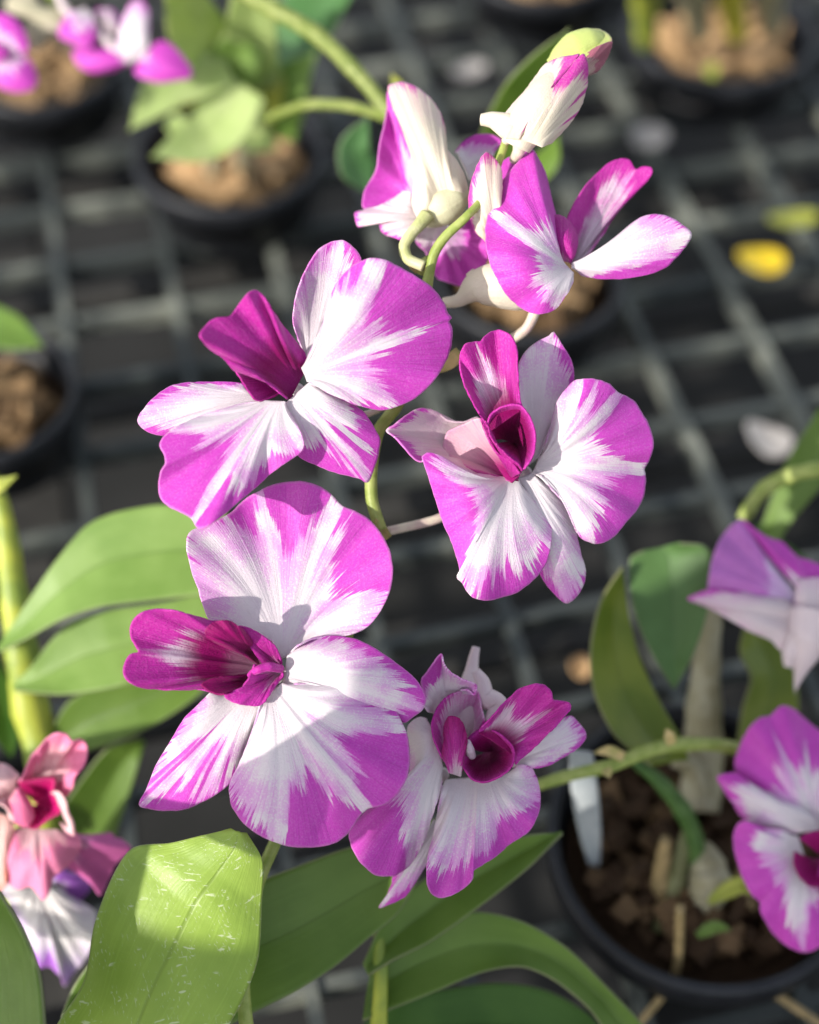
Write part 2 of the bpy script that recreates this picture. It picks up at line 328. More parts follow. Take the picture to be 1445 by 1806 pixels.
# ---------------------------------------------------------------- ground, bench
def box(g, c, ux, uy, hx, hy, hz):
    c = np.asarray(c, float); o = g.n; vs = []
    for sz in (-1, 1):
        for sx, sy in ((-1, -1), (1, -1), (1, 1), (-1, 1)): vs.append(c + ux*hx*sx + uy*hy*sy + np.array([0, 0, 1.])*hz*sz)
    g.v.append(np.array(vs)); g.uz.append(np.zeros(8)); g.uv.append(np.zeros((8, 2))); g.thr.append(np.full(8, -1.)); g.deep.append(np.zeros(8))
    g.f.append(np.array([(0, 3, 2, 1), (4, 5, 6, 7), (0, 1, 5, 4), (1, 2, 6, 5), (2, 3, 7, 6), (3, 0, 4, 7)])+o); g.n += 8
YAW = math.radians(13.4); DA = np.array([-math.sin(YAW), math.cos(YAW), 0]); DB = np.array([math.cos(YAW), math.sin(YAW), 0]); ZV = np.array([0, 0, 1.])
g = Geo(); box(g, (0, 3, -.425), np.array([1., 0, 0]), np.array([0, 1., 0]), 12, 12, .005)
gr_ = g.obj('ground', M['matting'], smooth=False); tag(gr_, kind='structure')
NODE = onplane(1205, 735); SA, SB = .0535, .0435
bench = thing('bench', (0.05, .45, -.4), 'grey plastic grid bench top running behind all the orchids', 'bench')
g = Geo(); jr = random.Random(3)
for i in range(-14, 14):
    box(g, NODE + DB*SA*i + DA*(.12) + ZV*(-.005), DB, DA, .0024, .95, .005)
for j in range(-18, 28):
    box(g, NODE + DA*SB*j + DB*(-.02) + ZV*(-.0065), DB, DA, .75, .0024, .0045)
g.obj('grid', M['mesh'], bench, smooth=False)
for j in range(-9, 14):
    g = Geo(); box(g, NODE + DA*(SB*2*j + .014+jr.uniform(-.004, .004)) + DB*(-.02) + ZV*(-.034), DB, DA, .75, .0145, .003); g.obj('slat', M['slat'], bench, smooth=False)
for i in (-6, 7):
    g = Geo(); box(g, NODE + DB*SA*(i+.4) + DA*.1 + ZV*(-.052), DB, DA, .018, .95, .014); g.obj('rail', M['slat'], bench, smooth=False)
for a, b in ((-6, -.7), (-6, .9), (7, -.7), (7, .9)):
    g = Geo(); box(g, NODE + DB*SA*(a+.4) + DA*b + ZV*(-.243), DB, DA, .016, .016, .1765); g.obj('leg', M['slat'], bench, smooth=False)
# ---------------------------------------------------------------- pots and bark
def lathe(g, c, prof, n=72):
    a = np.linspace(0, 2*np.pi, n, endpoint=False)[None]
    P = np.array(prof); V = np.stack([c[0]+P[:, :1]*np.cos(a), c[1]+P[:, :1]*np.sin(a), c[2]+P[:, 1:2]*np.ones_like(a)], -1)
    g.grid(V, np.zeros((*V.shape[:2], 2)), np.full(V.shape[:2], -1.), np.zeros(V.shape[:2]), closed=True)
def pot(c, r, h, label, group='black nursery pots on the bench'):
    """c = centre of the rim plane"""
    base = np.array([c[0], c[1], 0.0])
    t = thing('plant_pot', base, label, 'pot', group)
    g = Geo(); z0 = .001; rb = r*.84
    lathe(g, base, [(0.001, z0), (rb, z0), (rb+.0005, z0+.002), (r*.965, h-.012), (r*.965, h-.0121), (r*.93, h-.0122), (r*.91, h-.02), (rb-.002, z0+.004), (.001, z0+.0045)])
    g.obj('body', M['pot'], t)
    g = Geo(); lathe(g, base, [(r*.967, h-.013), (r*1.02, h-.0125), (r*1.03, h-.002), (r*1.01, h), (r*.96, h), (r*.945, h-.002), (r*.935, h-.0115), (r*.967, h-.013)])
    g.obj('rim', M['pot'], t)
    return base
def bark(base, r, h, label, n=90, size=.008, dark=0.2, mound=.004):
    g = Geo(); rr = random.Random(int(abs(base[0])*1e4)+3)
    for k in range(n):
        a = rr.uniform(0, 6.283); q = max(.004, r*.90-size*1.6)*math.sqrt(rr.random()); z = h-.013+rr.uniform(-.005, .005)+mound*(1-(q/r)**2)
        c = base + np.array([q*math.cos(a), q*math.sin(a), z]); R = Matrix.Rotation(rr.uniform(0, 6.28), 3, 'Z') @ Matrix.Rotation(rr.uniform(-1, 1), 3, 'X') @ Matrix.Rotation(rr.uniform(-1, 1), 3, 'Y')
        s = size*rr.uniform(.5, 1.2); ds = (s, s*rr.uniform(.5, .9), s*rr.uniform(.3, .7)); o = g.n; vs = []
        for sz in (-1, 1):
            for sx, sy in ((-1, -1), (1, -1), (1, 1), (-1, 1)):
                p = R @ Vector((sx*ds[0]*rr.uniform(.6, 1.1), sy*ds[1]*rr.uniform(.6, 1.1), sz*ds[2]*rr.uniform(.6, 1.1))); vs.append(c+np.array(p))
        g.v.append(np.array(vs)); g.uz.append(np.zeros(8)); g.uv.append(np.zeros((8, 2))); g.thr.append(np.full(8, -1.)); g.deep.append(np.full(8, max(0, min(1, dark+rr.uniform(-.35, .5)))))
        g.f.append(np.array([(0, 3, 2, 1), (4, 5, 6, 7), (0, 1, 5, 4), (1, 2, 6, 5), (2, 3, 7, 6), (3, 0, 4, 7)])+o); g.n += 8
    # the fill under the loose chips
    lathe(g, base, [(.0008, h-.018), (r*.88, h-.018), (r*.82, .009), (.0008, .009)], 40); g.deep[-1][:] = 1.0
    o = g.obj('bark_chips', M['bark'], smooth=False); tag(o, label, 'bark', kind='stuff')
PH = .036
pots = {
 'tl': (405, 262, .047, 'black pot of bark chips at the upper left under the pale green leafy plant', .0, .010, 110),
 'tr': (1272, 50, .051, 'black pot in the upper right corner holding yellow green canes', .12, .009, 110),
 'lf': (-30, 690, .039, 'black pot cut off by the left edge under a single green leaf', .5, .008, 70),
 'md': (935, 478, .043, 'black pot half hidden behind the topmost flowers', .45, .008, 90),
 'br': (1245, 1478, .0515, 'large black pot at the lower right with a white tag in it', .95, .0052, 260),
 'fl': (70, 105, .043, 'black pot in the upper left corner behind blurred pink flowers', .3, .009, 80),
 'tm': (955, -75, .045, 'black pot cut off by the top edge above the buds', .3, .009, 80)}
for k, (x, y, r, lb, dk, sz, n) in pots.items():
    c = onplane(x, y, PH); b = pot(c, r, PH, lb); bark(b, r, PH, 'brown bark chips filling the '+lb.split(' of bark')[0], n, sz, dk)
mainpot = pot(onplane(600, 2330, PH), .05, PH, 'black pot below the frame that carries the large main orchid'); bark(mainpot, .05, PH, 'bark chips in the pot of the main orchid')
leftpot = pot(onplane(-330, 1500, PH), .045, PH, 'black pot outside the left edge that carries the broad leaved orchid'); bark(leftpot, .045, PH, 'bark chips in the pot of the broad leaved orchid')
# ---------------------------------------------------------------- small fallen things on the bench
def flake(x, y, rx, ry, ang, mat, name, label, cat, z=.006, grp=None):
    c = onplane(x, y, z+.006); D = np.dot(c-np.array([0, 0, CZ]), CF); m = D/FPX; g = Geo(); nu, nv = 10, 28
    a = np.linspace(0, 2*np.pi, nv, endpoint=False)[None]; u = np.linspace(0.02, 1, nu)[:, None]
    lx = u*rx*m*np.cos(a)*(1-.12*np.sin(a)); ly = u*ry*m*np.sin(a)*(1+.25*np.cos(a))*1.25; ca, sa = math.cos(ang), math.sin(ang)
    V = np.stack([c[0]+lx*ca-ly*sa, c[1]+lx*sa+ly*ca, c[2]+.0012*u**2*np.cos(a*2+ang)+.0025*u**2+.003], -1)
    g.grid(V, np.stack([u*np.cos(a)*.5+.5, u*np.sin(a)], -1), np.full(V.shape[:2], -1.), np.zeros(V.shape[:2]), closed=True)
    tag(g.obj(name, mat, thick=.0006), label, cat, grp)
flake(1340, 470, 42, 26, -.3, M['yellow_flake'], 'fallen_leaf', 'bright yellow fallen leaf lying on the bench grid', 'leaf')
flake(1395, 398, 46, 16, .1, M['olive_flake'], 'fallen_leaf', 'dull olive fallen leaf lying near the right edge', 'leaf')
flake(1352, 785, 46, 26, -.9, M['pale_flake'], 'fallen_petal', 'whitish withered petal on the bench above the lavender flower', 'petal')
flake(826, 136, 32, 17, .5, M['pale_flake'], 'fallen_petal', 'pale withered petal left of the two buds', 'petal')
flake(1215, 190, 40, 18, -.1, M['pale_flake'], 'fallen_petal', 'greyish white petal below the upper right pot', 'petal')
flake(1140, 255, 36, 26, .8, M['pale_flake'], 'fallen_petal', 'faint pinkish petal on the grid right of the upper flowers', 'petal')
flake(1020, 1187, 18, 20, 0, M['bark'], 'bark_piece', 'single orange brown bark piece beside the lower right flower', 'bark')
g = Geo(); tube(g, Fr(0, 0, 1, .47), [(1200, 1600), (1190, 1720), (1120, 1815)], [9, 8, 6], D=[30, 12, 4]); tag(g.obj('dry_root', M['dry']), 'tan dry aerial root hanging over the rim of the lower right pot', 'root')
g = Geo(); tube(g, Fr(0, 0, 1, .47), [(1300, 1715), (1370, 1755), (1460, 1815)], [8, 8, 7], D=[-6, -1, 4]); tag(g.obj('twig', M['dry']), 'tan dry twig lying across the bench in the lower right corner', 'twig')
f = Fr(0, 0, 1, .468); g = Geo(); ribbon(g, f, '1002,1322 1008,1400 1022,1470 1046,1545', '1046,1328 1056,1400 1060,1470 1056,1545', dl=[25, -12], dr=[25, -12], nu=20, nv=8)
tag(g.obj('plant_tag', M['tagm'], thick=.0008), 'blank whitish plastic plant tag stuck in the lower right pot', 'tag')
M['dull'] = stem_mat('dull_cane', (.30, .27, .16), (.42, .39, .27), .1)
M['green_stalk'] = stem_mat('green_stalk', (.06, .13, .03), (.10, .19, .05), .1)
M['leaf_mid'] = leaf_mat('leaf_mid', (.085, .17, .045), (.12, .23, .07), .3)
M['leaf_olive'] = leaf_mat('leaf_olive', (.13, .19, .015), (.22, .27, .03), .3)
# ---------------------------------------------------------------- plants behind
def plant(name, org, label, cat='orchid', group=None): return thing(name, org, label, cat, group)
def leafs(parent, rows):
    for pts, wd, D, mat, tilt in rows:
        g = Geo(); spine(g, pts, wd, D, tilt=tilt); g.obj('leaf', M[mat], parent, thick=.0006)
def cane(parent, pts, r, Ds, mat='cane', name='cane'):
    g = Geo(); P, _ = cr([(x, y, 1) for x, y in pts], 40); u = np.linspace(0, 1, 40); D = lerpl(Ds, u); R = lerpl(r, u)*(1+.10*np.abs(np.sin(u*np.pi*len(pts)))**6)
    tube3(g, PXa(P[:, :2], D), R*D/FPX); g.obj(name, M[mat], parent)
def pb(k): c = onplane(pots[k][0], pots[k][1], PH); return np.array([c[0], c[1], PH-.02])
M['leaf_light'] = leaf_mat('leaf_light', (.42, .54, .20), (.55, .64, .30), .4)
p = plant('orchid_plant', pb('tl'), 'pale green leafy orchid growing in the upper left bark pot')
leafs(p, [([(430, 250), (435, 130), (450, -10)], [40, 66, 48, 40], [.60, .57, .53], 'leaf_light', -.2),
 ([(430, 150), (370, 235), (266, 277)], [44, 54, 36, 0], [.56, .56, .55], 'leaf_light', -.2),
 ([(400, 110), (300, 150), (228, 230)], [40, 46, 34, 0], [.56, .555, .55], 'leaf_light', -.1),
 ([(420, 120), (500, 70), (600, -30)], [30, 60, 54, 30], [.60, .58, .55], 'leaf_blue', .2),
 ([(430, 200), (455, 240), (490, 262)], [40, 40, 26, 0], [.59, .60, .61], 'leaf_light', .1), ([(300, 210), (340, 240), (400, 230)], [14, 26, 24], [.60, .60, .60], 'leaf_light', .1), ([(360, 180), (420, 100), (440, 20)], [40, 50, 40, 20], [.58, .56, .55], 'leaf_pale', -.4),
 ([(480, 240), (500, 160), (560, 90)], [40, 50, 30, 0], [.60, .58, .57], 'leaf_pale', -.2),
 ([(400, 150), (350, 60), (320, -20)], [36, 56, 50, 30], [.58, .55, .52], 'leaf_light', -.3),
 ([(450, 230), (480, 150), (475, 100)], [20, 28, 22, 0], [.60, .58, .57], 'leaf_yellow', .2),
 ([(300, 190), (330, 175), (370, 165)], [5, 15, 10], [.575, .57, .57], 'leaf_yellow', .2)])
cane(p, [(430, 300), (425, 240), (420, 150)], [15, 15, 14], [.70, .65, .59], 'dull'); cane(p, [(375, 320), (380, 270), (400, 200)], [12, 12, 10], [.71, .67, .61], 'dull')
p = plant('orchid_plant', PX(400, -10, .5), 'thick olive green orchid stem crossing the top towards the uppermost flower', 'stem')
cane(p, [(380, -40), (470, 10), (560, 62), (640, 140), (700, 215)], [13, 14, 15, 14, 12], [.5, .49, .48, .475], 'stemolive', 'stem')
cane(p, [(700, 212), (620, 188), (540, 185), (470, 210)], [9, 9, 9, 7], [.475, .49, .50, .52], 'stemolive', 'stalk')
leafs(p, [([(650, 205), (625, 270), (655, 345)], [0, 26, 34, 0], [.50, .51, .52], 'leaf_blue', .3), ([(690, 130), (700, 150), (720, 200)], [0, 12, 12, 0], [.48, .475, .47], 'leaf_yellow', .3)])
p = plant('green_leaf', PX(880, 300, .5), 'blurred green leaf rising diagonally behind the buds', 'leaf')
leafs(p, [([(870, 300), (900, 230), (950, 140), (1005, 50)], [34, 46, 48, 30, 0], [.52, .49, .47], 'leaf', -.8), ([(900, 320), (960, 290), (985, 235)], [14, 26, 20, 0], [.53, .51, .5], 'leaf', .4)])
M['yellowcane'] = stem_mat('yellow_cane', (.55, .52, .05), (.68, .60, .06), .08)
p = plant('orchid_plant', pb('tr'), 'clump of yellow green orchid canes standing in the upper right pot')
for a, m_ in (([(1140, 75), (1140, 10), (1130, -60)], 'cane'), ([(1300, 60), (1290, 5), (1280, -60)], 'yellowcane'), ([(1235, 60), (1225, 10), (1200, -40)], 'dull'), ([(1365, 50), (1360, 0), (1380, -60)], 'dull')):
    cane(p, a, [17, 24, 22], [.73, .68, .62], m_)
leafs(p, [([(1262, 110), (1255, 125), (1262, 140)], [0, 12, 12, 0], [.68, .68, .68], 'leaf_yellow', .3)])
p = plant('orchid_plant', pb('lf'), 'single green leaf reaching in from the left edge above a black pot')
leafs(p, [([(-80, 560), (-10, 575), (78, 612)], [20, 38, 32, 0], [.57, .55, .54], 'leaf', .5)]); cane(p, [(-60, 720), (-70, 640), (-85, 555)], [18, 16, 14], [.62, .59, .57])
p = plant('orchid_plant', leftpot+np.array([0, 0, .05]), 'broad leaved green orchid at the left with a yellow green cane')
LF = Fr(0, 0, 1, .455)
for L, R, dl, dr, m in (
  ('400,890 350,893 280,890 200,905 150,930 95,995 50,1060 -5,1145', '400,1045 350,1050 260,1060 180,1070 120,1088 80,1108 50,1125 0,1150', [4, 2, 0, -4], [12, 10, 8, 2], 'leaf_pale'),
  ('380,1040 300,1060 200,1075 130,1095 90,1130 60,1170 22,1212', '390,1130 330,1165 280,1190 200,1213 120,1225 70,1223 25,1218', [-2, -4, -8], [2, 2, -4], 'leaf_pale'),
  ('390,1100 300,1170 200,1200 130,1230 100,1270 85,1325', '395,1180 340,1235 270,1280 200,1310 130,1330 90,1332', [-12, -14, -18], [-10, -12, -16], 'leaf'),
  ('250,1300 190,1320 140,1380 110,1430 100,1500', '255,1310 235,1380 215,1440 190,1500 150,1560', [-14, -18, -20], [-20, -26, -30], 'leaf')):
    g = Geo(); ribbon(g, LF, L, R, dl=dl, dr=dr, fold=3); g.obj('leaf', M[m], p, thick=.0007)
cane(p, [(-10, 840), (8, 920), (20, 1010), (35, 1120), (50, 1230), (75, 1340), (80, 1480)], [10, 20, 24, 30, 32, 26, 24], [.46, .465, .47, .47])
leafs(p, [([(-30, 870), (0, 855), (32, 838)], [14, 12, 0], [.455, .45, .45], 'leaf_yellow', .2), ([(-30, 1180), (5, 1250), (20, 1340)], [30, 34, 30, 0], [.46, .47, .48], 'leaf_deep', .3)])
p = plant('orchid_plant', PX(-60, 1900, .40), 'bright saturated green leaf filling the lower left corner', 'leaf')
g = Geo(); ribbon(g, Fr(0, 0, 1, .36), '-60,1560 -120,1650 -150,1760 -160,1900', '-20,1545 38,1635 72,1725 86,1900', dl=-10, dr=[0, 6], fold=4); g.obj('leaf', M['leaf'], p, thick=.0007)
# right-hand plant
p = plant('orchid_plant', pb('br'), 'orchid in the lower right pot with an olive leaf beside a blue green leaf')
for L, R, dl, dr, m, D in (
  ('1098,1000 1060,1060 1042,1140 1048,1220 1080,1290 1120,1330 1150,1350', '1098,1000 1108,1080 1128,1160 1165,1240 1200,1300 1215,1340', [0, 2], [-10, -12], 'leaf_olive', .445),
  ('1135,972 1112,985 1110,1030 1122,1090 1148,1150 1188,1215', '1200,958 1248,966 1256,1020 1248,1080 1225,1150 1190,1215', [0, 0], [4, 0], 'leaf_mid', .455),
  ('1315,1100 1305,1150 1325,1195 1310,1250 1300,1320', '1330,1095 1385,1140 1405,1200 1408,1260 1400,1320', [0, 0], [-8, -8], 'leaf_olive', .475)):
    g = Geo(); ribbon(g, Fr(0, 0, 1, D), L, R, dl=dl, dr=dr, fold=3); g.obj('leaf', M[m], p, thick=.0007)
cane(p, [(1260, 1060), (1250, 1140), (1243, 1220), (1240, 1330), (1235, 1430)], [14, 22, 30, 36, 34], [.47, .48, .49, .487], 'dull')
cane(p, [(1110, 1335), (1160, 1375), (1205, 1430), (1228, 1490), (1225, 1560)], [9, 13, 16, 15, 12], [.45, .46, .472], 'green_stalk', 'shoot')
cane(p, [(1175, 1480), (1165, 1560), (1185, 1640)], [10, 16, 10], [.46, .47, .472], 'dry', 'old_cane')
cane(p, [(1228, 1490), (1245, 1515), (1252, 1550), (1245, 1590), (1238, 1612)], [16, 28, 36, 32, 18], [.47, .466, .466], 'dull', 'bulb')
cane(p, [(1330, 1600), (1300, 1560), (1340, 1500), (1400, 1480)], [9, 10, 10, 8], [.47, .468, .47], 'dry', 'root')
cane(p, [(1160, 1640), (1190, 1560), (1215, 1460)], [12, 16, 10], [.472, .468, .47], 'leaf_olive', 'old_cane')
cane(p, [(1190, 1340), (1220, 1350), (1240, 1400)], [14, 16, 12], [.478, .48, .48], 'dull', 'root')
leafs(p, [([(1230, 1650), (1260, 1635), (1290, 1640)], [6, 12, 10, 0], [.455, .453, .452], 'leaf', .2), ([(1250, 1590), (1310, 1560), (1360, 1590)], [6, 16, 14, 0], [.46, .455, .455], 'leaf_yellow', .3)])
p = plant('orchid_leaf', PX(1460, 1000, .47), 'green leaf at the right edge above the lavender flower', 'leaf')
leafs(p, [([(1330, 1010), (1380, 900), (1480, 740)], [10, 22, 40, 40], [.50, .49, .48], 'leaf', .4), ([(1290, 960), (1260, 1000), (1235, 1080)], [6, 16, 18, 0], [.50, .50, .49], 'leaf_deep', .3), ([(1330, 930), (1400, 1000), (1480, 1060)], [12, 26, 20], [.51, .51, .52], 'leaf_deep', .3)])

# ---------------------------------------------------------------- unseen shapes added on the camera's side to shade the scene
def shade_shape(out, D, t, nu=10, nv=60, bend=.004):
    g = Geo(); O, _ = cr(parse(out+' '+out.split()[0]), nv); c = O[:-1, :2].mean(0); u = np.linspace(.01, 1, nu)[:, None, None]
    xy = c + (O[None, :, :2]-c)*u; V = PXa(xy, np.full(xy.shape[:2], D)) - LDIR*t
    V = V + LDIR*(bend*np.sin(3*u)*np.cos(np.linspace(0, 6.28, nv))[None, :, None])
    UV = np.stack([.5+.4*u[..., 0]*np.cos(np.linspace(0, 6.28, nv))[None], u[..., 0]*np.ones((1, nv))], -1)
    g.grid(V, UV, np.full(V.shape[:2], -1.), np.zeros(V.shape[:2])); return g
p = plant('orchid_plant', leftpot+np.array([-.02, 0, .05]), 'added unseen leaf shapes left of the frame, cut to shade the lower left flower')  # invented plant; its leaves are cut to the wanted shadow outlines
a = shade_shape('380,1420 421,1356 470,1333 513,1314 561,1280 600,1255 641,1235 690,1262 660,1300 633,1344 618,1380 609,1412 590,1455 573,1500 480,1540 400,1500', .370, .155); l1 = a.obj('leaf', M['leaf'], p, thick=.0007)
a = shade_shape('176,1420 182,1500 183,1560 184,1610 182,1660 160,1760 120,1900 40,2000 -20,1900 40,1700 60,1560 110,1420', .368, .17); l2 = a.obj('leaf', M['leaf'], p, thick=.0007)
q1 = PX(480, 1500, .37)-LDIR*.155; q2 = PX(90, 1950, .368)-LDIR*.17
g = Geo(); base = leftpot+np.array([-.01, 0, .05]); tube3(g, np.array([base*(1-t)+q1*t+np.array([0, 0, .03])*math.sin(3.14*t) for t in np.linspace(0, 1, 20)]), np.full(20, .003)); tube3(g, np.array([base*(1-t)+q2*t for t in np.linspace(0, 1, 20)]), np.full(20, .003)); g.obj('cane', M['cane'], p)
a = shade_shape('735,1150 850,1090 980,1010 1150,900 1500,800 2200,700 2500,1600 2300,2600 1200,2700 100,2600 60,2000 110,1585 200,1580 290,1590 350,1608 430,1632 540,1640 640,1590 680,1500 715,1380 725,1250', .385, .66, bend=.002, nv=140)
tag(a.obj('shade_caster', M['slat'], thick=.001), 'added dark panel behind the camera, outlined to shade the lower right', 'light blocker')  # added out of view to block sun; outline follows the wanted shadow edge

# ---------------------------------------------------------------- flowers
def flower(parent, fr, pts, r, D=None, mat='pedicel', name='flower', thr=-1.):
    g = Geo(); tube(g, fr, pts, r, D=D, thr=thr); return g.obj(name, M[mat], parent)
def pet(parent, fr, name, base, out, mat='petal', **k):
    g = Geo(); fan(g, fr, base, out, **k); return g.obj(name, M[mat], parent, thick=.00045)
def lip(parent, fr, patches, mat='lip'):
    g = Geo()
    for p in patches:
        p = dict(p)
        if 'tube' in p: tube(g, fr, p.pop('tube'), p.pop('r'), **p)
        else: p.setdefault('rim', .3); fan(g, fr, p.pop('base'), p.pop('out'), **p)
    return g.obj('lip', M[mat], parent, thick=.0005)
SP = thing('orchid_spray', PX(600, 2250, .355), 'large magenta and white orchid spray in sharp focus at the centre', 'orchid')
# --- left middle flower
F = Fr(220, 400, 2.408, .369)
fl = flower(SP, F, [(760, 720), (860, 760), (1000, 800), (1120, 760)], [6, 8, 6, 6], D=[-5, -14, -18, -22])
pet(fl, F, 'sepal', '770,600 800,540', '735,480,.95 715,400,.93 722,320,.92 742,245,.9 770,180,.86 815,105,.85 870,66,.90 905,58,.97 935,60,.86 970,85,.85 1003,130,.82 1000,210,.9 960,330,1.1 900,420 840,520',
    d0=-6, dz=[-6, -2, -3, -8, -6], bul=-3, k=2, rip=.6, t0=1.05)
pet(fl, F, 'petal', '752,600 775,655', '775,560,1.1 830,440 880,290,.95 905,235,.85 940,195,.8 985,155,.72 1040,134,.80 1100,138,.98 1150,160,.70 1190,182,.50 1240,210,.45 1310,262,.48 1355,320,.5 1372,365,.60 1388,388,.72 1376,398,.82 1388,425,.6 1392,460,.45 1385,520,.42 1350,600,.42 1300,670,.48 1230,730,.66 1160,762,.85 1090,778,.72 1030,768,.80 980,755,.85 900,720,.95 840,690,1.1 785,662',
    d0=0, dz=[-1, 4, 7, 3, -3, -7, -4, 1, 0], bul=4, rip=1.8, k=3, ph=.2, nu=56, nv=180)
pet(fl, F, 'sepal', '665,765 785,660', '670,830,1.1 700,900,.85 740,975,.7 820,1015,.62 900,1045,.68 1000,1068,.9 1033,1085,.97 1058,1030,.8 1080,950,.72 1081,895,.66 1045,830,.66 1000,775,.72 900,720,.8 840,690,.9',
    d0=-1, dz=[-3, -6, -9, -6, -2], bul=3, k=2, rip=.5, st=[(.40, .018, .30), (.45, .016, .45), (.56, .02, .25), (.63, .016, .4), (.33, .016, .5)])
pet(fl, F, 'petal', '590,738 682,742', '540,742,1.1 450,765 350,795 250,835,1 190,872,.95 158,900,.62 147,930,.55 168,970,.50 172,1005,.62 152,1040,.45 143,1090,.35 150,1150,.33 190,1190,.36 250,1220,.5 288,1243,.9 302,1275,.75 318,1283,.5 340,1280,.45 400,1240,.75 470,1180,.72 540,1120,.8 620,1050,.66 690,1000,.82 745,962,.92 762,925,.95 742,860,1.05 705,795',
    d0=1, dz=[0, 4, 6, 9, 12, 10, 6, 3, 0], bul=2, rip=2.4, k=3, ph=.45, nu=56, nv=180)
pet(fl, F, 'sepal', '570,745 520,700', '540,755,1.1 440,765 350,790 250,830,.93 200,878,.88 160,886,.8 110,875,.78 72,852,.92 55,825,.97 70,790,.96 110,740,.86 180,685,.80 250,665,.78 330,660,.76 450,660,.7 505,668,.75',
    d0=-3, dz=[-2, -4, -2, -6, -4], bul=2, k=2, rip=.5)
lip(fl, F, [
 dict(base='690,690 735,640', out='640,720,-.3 590,738,-.3 555,735 520,690 490,640,-.3 470,600 560,610 640,640', d0=-3, dz=[-1, 4, 7, 4, 0], deep=[.75, .6, .4], bul=-2, t0=-.3),
 dict(base='700,735 760,620', out='690,730,-.3 640,690 590,655 540,625 470,610 445,585 400,545 350,505 318,462,-.3 335,430,-.3 370,395,-.3 410,382 448,378,-.3 480,335 515,290 553,267,-.3 582,285,-.3 625,350 662,408 700,455 740,505 772,552 765,600', d0=-4, dz=[0, 6, 14, 19, 17, 19, 12, 4, -2], deep=[.5, .6, .78, .50, .15, .05, .15], bul=4, t0=.2, rip=2.2, k=3, gv=1.5, nu=60, nv=150, w=.2)])
# --- lower left flower
F = Fr(200, 830, 2.491, .373)
fl = flower(SP, F, [(740, 880), (800, 900), (900, 800), (1000, 560)], [8, 8, 6, 6], D=[-6, -14, -20, -24])
pet(fl, F, 'petal', '725,830 772,815', '700,745,1.1 620,705 500,680 425,662 392,590,1.02 372,520,.98 342,440,.95 322,350,.93 323,300,.94 345,262,.97 400,245,1.0 462,215,.90 520,182,.80 570,132,.74 615,100,.80 640,92,.97 668,76,.68 720,56,.56 820,46,.55 900,65,.60 935,85,.70 968,112,.92 1005,153,.95 1035,165,.62 1070,180,.80 1120,210,.56 1180,280,.46 1215,350,.48 1228,420,.52 1226,480,.62 1212,540,.92 1190,590,.88 1160,640,.93 1110,690,.9 1040,720,.97 960,727,1.05 880,738 810,768',
    d0=-4, dz=[-1, -2, -1, -4, -7, -9, -8, -5, -2, 0], bul=-3.5, rip=1.8, k=4, ph=.1, nu=64, nv=220)
pet(fl, F, 'sepal', '745,940 765,815', '790,950,1.1 850,942 1000,962 1100,1000,1.0 1180,1060,.98 1240,1092,.95 1282,1106,.8 1330,1072,.82 1358,1052,.95 1373,1010,.80 1360,960,.80 1320,910,.80 1260,860,.80 1180,800,.79 1080,747,.80 980,727,.82 890,732,.86 820,762,.95 778,800',
    d0=-2, dz=[0, 1, 3, -1, -4], bul=5, rip=.6, k=2)
pet(fl, F, 'petal', '665,985 742,935', '645,1030,1.1 620,1110 590,1200 555,1290 522,1355,.97 510,1410,.90 525,1480,.84 570,1545,.80 610,1580,.88 660,1610,.86 700,1628,.93 745,1642,.94 780,1650,.62 820,1655,.52 920,1650,.46 990,1625,.5 1040,1585,.62 1080,1520,.80 1105,1495,.95 1130,1480,.97 1165,1475,.66 1200,1465,.66 1250,1420,.58 1290,1350,.50 1303,1270,.50 1297,1190,.66 1283,1140,.93 1268,1105,.95 1230,1032,.72 1160,975,.76 1080,942,.93 1000,927,.97 900,930,.98 800,937',
    d0=1, dz=[2, 3, 5, 7, 6, 9, 5, 4, 2, 0], bul=6, rip=1.6, k=3, ph=.3, nu=64, nv=220)
pet(fl, F, 'sepal', '490,980 655,1030', '430,972,.95 380,1020,.88 310,1090,.78 250,1190,.86 190,1290,.88 150,1390,.93 113,1466,.98 160,1486,.80 230,1494,.74 320,1486,.78 410,1446,.82 480,1402,.84 530,1350,.80 560,1280,.9 600,1180,1.1 640,1080',
    d0=-3, dz=[0, -3, -8, -6, -3], bul=3, rip=.5, k=2, st=[(.42, .02, .15), (.36, .018, .3), (.56, .022, .2), (.62, .018, .3), (.50, .016, .5), (.72, .018, .45)])
